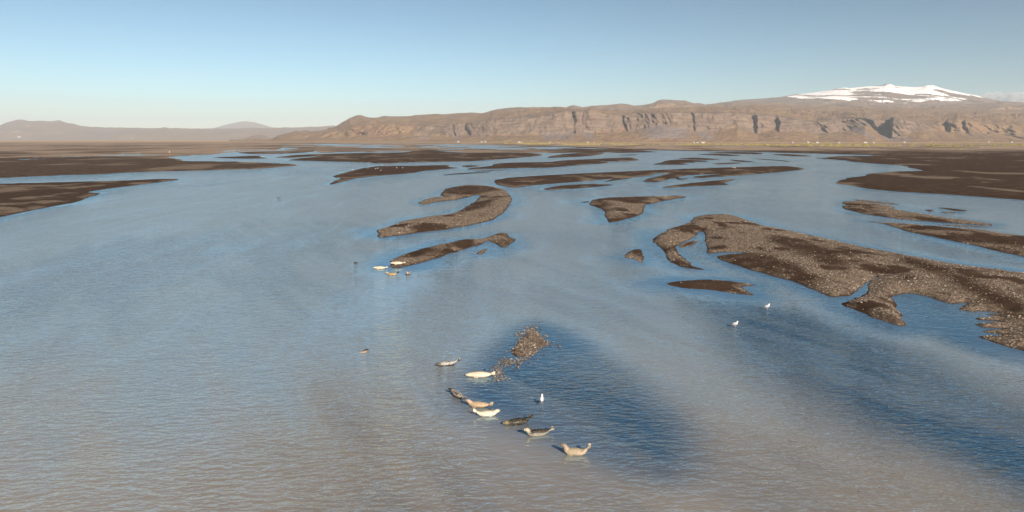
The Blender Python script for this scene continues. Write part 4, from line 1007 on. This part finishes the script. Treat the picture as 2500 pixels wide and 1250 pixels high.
def build_seal(px_, py_, heading, neck, tail, style, label, scale=1.0, sink=0.085, z=0.0, head_turn=0.0, group='harbour seals in the shallows', lean=0.0):
    """heading: degrees, direction of the nose in the ground plane (0 = right, 90 = away); neck and tail: how far both ends are lifted (degrees)."""
    rz = [(0.0, .038, .042), (.035, .056, .064), (.08, .072, .084), (.13, .096, .108), (.19, .112, .120), (.25, .118, .128), (.32, .132, .144), (.40, .150, .172), (.50, .166, .204), (.62, .178, .228), (.78, .184, .240), (.95, .178, .230), (1.10, .156, .198), (1.24, .120, .150), (1.35, .085, .098), (1.43, .058, .072), (1.48, .046, .062)]
    S = np.array([r[0] for r in rz])
    # pitch of the spine along its length, nose first (positive = nose side higher)
    def pitch(s):
        up = neck * float(sstep(.60, .34, s))
        head = -(neck * 0.85) * float(sstep(.24, .12, s))
        tl = -0.85 * tail * float(sstep(.98, 1.36, s))
        return up + head + tl
    P = {}
    i0 = int(np.argmin(np.abs(S - .78)))
    c = np.zeros((len(S), 2))
    c[i0] = (0, rz[i0][1] - sink)
    for i in range(i0, 0, -1):
        l = S[i] - S[i - 1]
        a = math.radians(pitch(0.5 * (S[i] + S[i - 1])))
        c[i - 1] = c[i] + l * np.array([math.cos(a), math.sin(a)])
    for i in range(i0, len(S) - 1):
        l = S[i + 1] - S[i]
        a = math.radians(pitch(0.5 * (S[i] + S[i + 1])))
        c[i + 1] = c[i] - l * np.array([math.cos(a), math.sin(a)])
    for i in range(len(S)):               # belly rests on the ground: lift nothing, but let the tube sag to it
        c[i, 1] = max(c[i, 1], rz[i][1] * 0.93 - sink) if S[i] > .3 else max(c[i, 1], rz[i][1] - sink * .3)
    yaw = np.array([math.radians(head_turn) * float(sstep(.55, .15, s)) for s in S])
    ys = np.zeros(len(S))
    xs = c[:, 0].copy()
    for i in range(i0, 0, -1):
        dx = c[i - 1, 0] - c[i, 0]
        ys[i - 1] = ys[i] + dx * math.sin(yaw[i - 1])
        xs[i - 1] = xs[i] + dx * math.cos(yaw[i - 1])
    C3 = np.stack([xs, ys, c[:, 1]], 1)
    rings = []
    for i in range(len(S)):
        a, b = C3[max(i - 1, 0)], C3[min(i + 1, len(S) - 1)]
        rings.append((C3[i], a - b, rz[i][2], rz[i][1]))
    parts = [tube(rings, 20)]
    te, tf = C3[-1], C3[-2] - C3[-1]
    tf = tf / np.linalg.norm(tf)
    # hind flippers: two flat fans
    for sgn in (-1, 1):
        fr, p = [], te + tf * 0.06
        dirv = -tf + np.array([0, sgn * 0.30, 0.10])
        dirv /= np.linalg.norm(dirv)
        for l, w_, h_ in ((0, .035, .040), (.07, .026, .058), (.14, .020, .075), (.21, .017, .088), (.27, .014, .070), (.29, .012, .03)):
            fr.append((p + dirv * l + np.array([0, sgn * .03, 0]), -dirv, w_, h_))
        parts.append(tube(fr, 12))
    # fore flippers
    i_s = int(np.argmin(np.abs(S - .50)))
    for sgn in (-1, 1):
        b = C3[i_s] + np.array([0.02, sgn * rz[i_s][2] * 0.82, -rz[i_s][1] * 0.45])
        tip = np.array([C3[i_s][0] - 0.20, C3[i_s][1] + sgn * (rz[i_s][2] + 0.03), max(0.05 - sink, b[2] - 0.07)])
        fr = []
        for t, w_, h_ in ((0, .035, .06), (.35, .026, .066), (.7, .018, .062), (.93, .014, .045), (1.0, .01, .02)):
            fr.append((b * (1 - t) + tip * t, b - tip, w_, h_))
        parts.append(tube(fr, 12))
    me = remeshed(parts, 0.019)
    n = len(me.vertices)
    co = np.empty(n * 3, np.float32)
    me.vertices.foreach_get('co', co)
    co = co.reshape(-1, 3)
    nrm = np.empty(n * 3, np.float32)
    me.vertex_normals.foreach_get('vector', nrm)
    nz = nrm.reshape(-1, 3)[:, 2]
    low = co[:, 2] < -0.10
    co[low, 2] = -0.10
    me.vertices.foreach_set('co', co.ravel())
    x, y, zc = co[:, 0].astype(float), co[:, 1].astype(float), co[:, 2].astype(float)
    back, belly, spot, amt, sp_scale = style['back'], style['belly'], style['spot'], style['amt'], style.get('scale', 16)
    sd_ = style.get('seed', 1) + int(px_)
    tb = sstep(-0.35, 0.55, nz + 0.25 * fbm3(x * 6, y * 6, zc * 6, 2, sd_))
    col = np.array(belly)[None] * (1 - tb[:, None]) + np.array(back)[None] * tb[:, None]
    sp = sstep(0.32 - amt * .5, 0.48 - amt * .5, fbm3(x * sp_scale, y * sp_scale, zc * sp_scale, 2, sd_ + 5)) * style.get('mix', .8)
    col = col * (1 - sp[:, None]) + np.array(spot)[None] * sp[:, None]
    nose_x = C3[0]
    dn = np.linalg.norm(co - C3[2], axis=1)
    if 'head' in style:
        hh = sstep(0.34, 0.16, dn)[:, None]
        col = col * (1 - hh) + np.array(style['head'])[None] * hh
    if 'tailc' in style:
        hh = sstep(-0.50, -0.62, x)[:, None]
        col = col * (1 - hh) + np.array(style['tailc'])[None] * hh
    if 'patch' in style:
        q = C3[i_s] + np.array([-0.02, -0.12 if style['patch'][3] < 0 else .12, 0.06])
        hh = sstep(0.10, 0.07, np.linalg.norm((co - q) * np.array([1, .6, 1]), axis=1))[:, None]
        col = col * (1 - hh) + np.array(style['patch'][:3])[None] * hh
    col *= 0.8 * (0.85 + 0.3 * (noise3(x * 45, y * 45, zc * 45, 3)[:, None] * .5 + .5))
    wet = sstep(0.09, 0.03, zc)[:, None]              # soaked fur along the waterline is darker
    col *= 1 - 0.3 * wet
    a = me.attributes.new('tint', 'FLOAT_COLOR', 'POINT')
    a.data.foreach_set('color', np.concatenate([col, np.ones((n, 1))], 1).astype(np.float32).ravel())
    me.materials.clear()
    me.materials.append(FUR)
    o = obj('harbour_seal', me, label=label, cat='seal', group=group)
    X, Y = gnd(px_, py_, z)
    o.location = (float(X), float(Y), z)
    o.rotation_euler = (math.radians(lean), 0, math.radians(heading))
    o.scale = (scale * 0.93,) * 3
    hd = C3[0] - C3[3]
    hd /= np.linalg.norm(hd)
    side = np.cross((0, 0, 1.0), hd)
    up = np.cross(hd, side)
    for sgn in (-1, 1):
        q = C3[2] - hd * .012 + side * sgn * .058 + up * .040
        e = obj('eye', ball_mesh('eye', .019, EYE), parent=o)
        e.location = tuple(q)
    e = obj('nose', ball_mesh('nose', .021, NOSE), parent=o)
    e.location = tuple(C3[0] + hd * .004 + up * .012)
    return o
def ball_mesh(name, r, mat):
    V, Fs = [], []
    for i in range(1, 6):
        for k in range(10):
            t, a = math.pi * i / 6, 2 * math.pi * k / 10
            V.append((r * math.sin(t) * math.cos(a), r * math.sin(t) * math.sin(a), r * math.cos(t)))
    V += [(0, 0, r), (0, 0, -r)]
    for i in range(4):
        for k in range(10):
            Fs.append((i * 10 + k, (i + 1) * 10 + k, (i + 1) * 10 + (k + 1) % 10, i * 10 + (k + 1) % 10))
    for k in range(10):
        Fs.append((50, k, (k + 1) % 10))
        Fs.append((51, 40 + (k + 1) % 10, 40 + k))
    me = mesh_from(V, Fs, mat, True)
    me.name = name
    return me
CREAM = dict(back=(.68, .56, .40), belly=(.72, .62, .47), spot=(.40, .30, .19), amt=-.08, mix=.5)
PALE = dict(back=(.66, .57, .43), belly=(.70, .63, .50), spot=(.28, .21, .13), amt=-.08, mix=.75)
TAN = dict(back=(.44, .33, .21), belly=(.46, .33, .20), spot=(.24, .16, .09), amt=-.06, mix=.5, head=(.48, .33, .24))
DARK = dict(back=(.022, .019, .016), belly=(.035, .03, .022), spot=(.26, .22, .13), amt=-.10, scale=24, mix=.5, head=(.22, .17, .10))
DGREY = dict(back=(.034, .029, .023), belly=(.48, .43, .34), spot=(.28, .24, .17), amt=-.1, scale=26, mix=.45, head=(.46, .40, .30))
PIED = dict(back=(.40, .38, .34), belly=(.05, .045, .035), spot=(.05, .042, .034), amt=.3, scale=11, mix=.9, head=(.10, .08, .06))
GREYP = dict(back=(.34, .30, .25), belly=(.08, .065, .05), spot=(.05, .045, .035), amt=.15, scale=9, mix=.85, head=(.06, .055, .045))
BROWN = dict(back=(.36, .25, .12), belly=(.52, .42, .27), spot=(.10, .07, .04), amt=.1, scale=18, mix=.8, head=(.48, .37, .20), tailc=(.03, .025, .02))
SAGE = dict(back=(.40, .32, .22), belly=(.47, .39, .28), spot=(.20, .15, .09), amt=-.06, mix=.5, head=(.30, .23, .17))
build_seal(1092, 892, 196, 4, 34, PIED, 'black and white seal with lifted tail, farthest left of the near group', .98)
build_seal(1170, 919, 181, 0, 10, CREAM, 'large cream coloured seal lying flat beside the stone shoal', 1.06)
build_seal(1116, 967, 122, 34, 8, GREYP, 'grey blotched seal seen from behind, resting left of the tan seals', .95, head_turn=35, lean=0)
build_seal(1166, 992, 172, 44, 12, dict(TAN, patch=(.10, .075, .045, -1)), 'tan seal with raised head and one dark side spot', .93)
build_seal(1190, 1014, 8, 30, 38, PALE, 'pale seal curved like a banana in front of the tan one', .88)
build_seal(1263, 1034, 196, 2, 36, DARK, 'black seal with speckled back and lifted hind flippers', .98)
build_seal(1311, 1061, 194, 46, 24, DGREY, 'dark backed seal with pale raised head and silver edge', .96)
build_seal(1402, 1108, 170, 64, 60, SAGE, 'nearest seal, brown, with head and tail raised high', .98)
build_seal(927, 656, 180, 4, 8, CREAM, 'cream seal in the water left of the slim gravel bar', .95, group='seals near the slim gravel bar')
build_seal(970, 646, 184, 2, 4, dict(PALE, patch=(.08, .06, .04, -1)), 'pale seal hauled out on the tip of the slim gravel bar', .98, group='seals near the slim gravel bar', z=.17, sink=0.0)
build_seal(957, 671.5, 178, 34, 40, BROWN, 'brown mottled seal with black raised tail by the slim bar', .93, group='seals near the slim gravel bar')
build_seal(997, 670, 262, 50, 10, dict(GREYP, head=(.52, .42, .30)), 'seal facing the viewer with upright head by the slim bar', .95, group='seals near the slim gravel bar')

def swim_seal(px_, py_, heading, label, style):
    rings = [((.16, 0, .055), (1, 0, 0), .03, .03), ((.13, 0, .06), (1, 0, 0), .052, .048), ((.09, 0, .07), (1, 0, 0), .068, .062), ((.03, 0, .075), (1, 0, .1), .095, .09), ((-.04, 0, .065), (1, 0, .2), .105, .098), ((-.12, 0, .02), (1, 0, .35), .11, .105), ((-.22, 0, -.05), (1, 0, .3), .14, .13), ((-.4, 0, -.10), (1, 0, .1), .17, .14), ((-.6, 0, -.13), (1, 0, .1), .12, .1)]
    me = remeshed([tube(rings, 20)], .013)
    n = len(me.vertices)
    co = np.empty(n * 3, np.float32)
    me.vertices.foreach_get('co', co)
    co = co.reshape(-1, 3).astype(float)
    t = sstep(.02, .11, co[:, 2] + .02 * noise3(*(co.T * 20), 4))[:, None]
    col = np.array(style[0])[None] * (1 - t) + np.array(style[1])[None] * t
    a = me.attributes.new('tint', 'FLOAT_COLOR', 'POINT')
    a.data.foreach_set('color', np.concatenate([col, np.ones((n, 1))], 1).astype(np.float32).ravel())
    me.materials.clear()
    me.materials.append(FUR)
    o = obj('swimming_seal', me, label=label, cat='seal', group='seals swimming with only the head showing')
    X, Y = gnd(px_, py_)
    o.location = (float(X), float(Y), 0)
    o.rotation_euler = (0, 0, math.radians(heading))
    o.scale = (1.0,) * 3
    for sgn in (-1, 1):
        obj('eye', ball_mesh('eye', .016, EYE), parent=o).location = (.095, sgn * .055, .105)
    obj('nose', ball_mesh('nose', .018, NOSE), parent=o).location = (.165, 0, .07)
swim_seal(895, 858, 30, 'swimming seal with dark wet head left of the near group', ((.30, .22, .15), (.03, .026, .022)))
swim_seal(867, 643, 250, 'distant swimming seal, small dark head left of the slim bar', ((.06, .05, .04), (.03, .026, .022)))

# ------------------------------------------------------------------ gulls
GULL_W = plain_mat('white_feathers', (0.80, 0.76, 0.72), 0.7, 20, 0.06)
GULL_G = plain_mat('grey_feathers', (0.30, 0.30, 0.31), 0.7, 20, 0.15)
GULL_B = plain_mat('black_wing_tip', (0.04, 0.04, 0.045), 0.6, 20, 0.2)
GULL_Y = plain_mat('yellow_bill', (0.62, 0.36, 0.06), 0.5, 20, 0.1)
GULL_L = plain_mat('pink_leg', (0.62, 0.42, 0.36), 0.6, 20, 0.1)
def gull_proto():
    body = [((.14, 0, .30), (1, 0, .2), .02, .02), ((.12, 0, .30), (1, 0, .3), .06, .06), ((.06, 0, .275), (1, 0, .3), .085, .088), ((-.03, 0, .25), (1, 0, .25), .088, .088), ((-.12, 0, .225), (1, 0, .2), .066, .062), ((-.20, 0, .21), (1, 0, .1), .045, .03), ((-.27, 0, .205), (1, 0, 0), .04, .012)]
    neck = [((.08, 0, .28), (.5, 0, 1), .055, .055), ((.115, 0, .35), (.3, 0, 1), .042, .045), ((.135, 0, .40), (.4, 0, 1), .042, .046), ((.155, 0, .435), (.6, 0, 1), .038, .040), ((.165, 0, .455), (.6, 0, 1), .016, .018)]
    me = remeshed([tube(body, 16), tube(neck, 14)], .011)
    me.materials.clear()
    me.materials.append(GULL_W)
    root = obj('gull', me)
    for s in (-1, 1):
        w = [((.06, s * .075, .30), (1, 0, .3), .022, .05), ((-.02, s * .086, .275), (1, 0, .25), .022, .075), ((-.12, s * .070, .245), (1, 0, .2), .018, .058), ((-.22, s * .040, .225), (1, 0, .1), .012, .032)]
        v, f = tube(w, 12)
        p = obj('wing', mesh_from(v, f, GULL_G, True), parent=root)
        w = [((-.21, s * .042, .227), (1, 0, .1), .012, .034), ((-.29, s * .025, .222), (1, 0, 0), .009, .022), ((-.36, s * .01, .225), (1, 0, 0), .004, .008)]
        v, f = tube(w, 10)
        obj('wing_tip', mesh_from(v, f, GULL_B, True), parent=p)
        w = [((.01, s * .035, .18), (0.05, 0, 1), .009, .009), ((.0, s * .036, .09), (0, 0.01, 1), .007, .007), ((.005, s * .037, -.03), (0, 0.01, 1), .007, .007)]
        v, f = tube(w, 8)
        obj('leg', mesh_from(v, f, GULL_L, True), parent=root)
        obj('eye', ball_mesh('eye', .008, EYE), parent=root).location = (.168, s * .030, .425)
    v, f = tube([((.175, 0, .415), (1, 0, -.1), .014, .017), ((.215, 0, .410), (1, 0, -.1), .010, .013), ((.245, 0, .400), (1, 0, -.3), .004, .006)], 10)
    obj('beak', mesh_from(v, f, GULL_Y, True), parent=root)
    return root
def copy_tree(o, parent=None):
    c = o.copy()
    COL.objects.link(c)
    c.parent = parent
    for ch in o.children:
        copy_tree(ch, c)
    return c
def place_gull(src, px_, py_, heading, scale, label, group, z=0.0, first=False):
    o = src if first else copy_tree(src)
    X, Y = gnd(px_, py_, z)
    o.location = (float(X), float(Y), z)
    o.rotation_euler = (0, 0, math.radians(heading))
    o.scale = (scale,) * 3
    o['label'], o['category'], o['group'] = label, 'gull', group
    return o
G0 = gull_proto()
place_gull(G0, 1323, 987, 85, 1.05, 'white gull standing in the shallows behind the seals', 'gulls wading in the shallows', first=True)
place_gull(G0, 1795, 800, 15, 1.05, 'nearer of two gulls wading below the leaf shaped islet', 'gulls wading in the shallows')
place_gull(G0, 1873, 757, 20, 1.1, 'farther of two gulls wading below the leaf shaped islet, further right', 'gulls wading in the shallows')
for (x, y) in ((898, 412), (917, 414), (922, 412.5), (930, 418), (934, 405.5), (969, 411.5), (983, 411), (862, 416.5)):
    place_gull(G0, x, y, rng.uniform(0, 360), 1.3, 'distant white gull resting on the forked sandbar', 'gulls on the forked sandbar', z=.33)
for (x, y) in ((899, 399), (904.5, 398)):
    place_gull(G0, x, y, rng.uniform(0, 360), 1.3, 'distant white gull at the water edge above the forked sandbar', 'gulls above the forked sandbar', z=.1)
for (x, y) in ((1790, 411.5), (1795, 411.8)):
    place_gull(G0, x, y, rng.uniform(0, 360), 1.5, 'distant white gull on the right end of the great ragged sandbar', 'gulls on the ragged sandbar', z=.35)

# ------------------------------------------------------------------ driftwood snag and marker
def build_snag():
    wood = plain_mat('wet_driftwood', (0.05, 0.038, 0.03), 0.6, 4, 0.4)
    p1 = tube([((-.9, 0, -.08), (1, 0, .1), .10, .09), ((-.3, .05, .06), (1, .1, .2), .13, .12), ((.3, .02, .12), (1, -.1, .1), .11, .10), ((.9, -.12, .22), (1, -.2, .3), .07, .06), ((1.25, -.2, .34), (1, -.2, .3), .03, .03)], 10)
    p2 = tube([((.2, 0, .1), (.3, .3, 1), .06, .06), ((.3, .12, .32), (.3, .3, 1), .045, .045), ((.42, .22, .58), (.3, .3, 1), .02, .02)], 8)
    me = remeshed([p1, p2], .02)
    me.materials.clear()
    me.materials.append(wood)
    o = obj('driftwood_snag', me, label='dark driftwood snag breaking the water in the left channel', cat='driftwood')
    X, Y = gnd(680, 483)
    o.location = (float(X), float(Y), 0)
    o.rotation_euler = (0, 0, math.radians(25))
    o.scale = (.6, .6, .45)
def build_marker():
    org = plain_mat('orange_paint', (0.75, 0.22, 0.06), 0.5, 4, 0.1)
    wh = plain_mat('white_paint', (0.8, 0.78, 0.74), 0.5, 4, 0.05)
    X, Y = gnd(414, 375.5)
    o = bpy.data.objects.new('marker_post', None)
    COL.objects.link(o)
    o.location = (float(X), float(Y), .4)
    o['label'], o['category'] = 'small orange and white marker on the far left sand flat', 'marker'
    v, f = tube([((0, 0, -.3), (0, .01, 1), .25, .25), ((0, 0, .5), (0, .01, 1), .3, .3), ((0, 0, .7), (0, .01, 1), .42, .42), ((0, 0, 1.1), (0, .01, 1), .45, .45), ((0, 0, 1.3), (0, .01, 1), .25, .25)], 14)
    obj('float', mesh_from(v, f, org, True), parent=o)
    v, f = tube([((0, 0, 1.25), (0, .01, 1), .26, .26), ((0, 0, 1.5), (0, .01, 1), .3, .3), ((0, 0, 1.8), (0, .01, 1), .2, .2)], 14)
    obj('cap', mesh_from(v, f, wh, True), parent=o)
build_snag()
build_marker()
build_cloud()
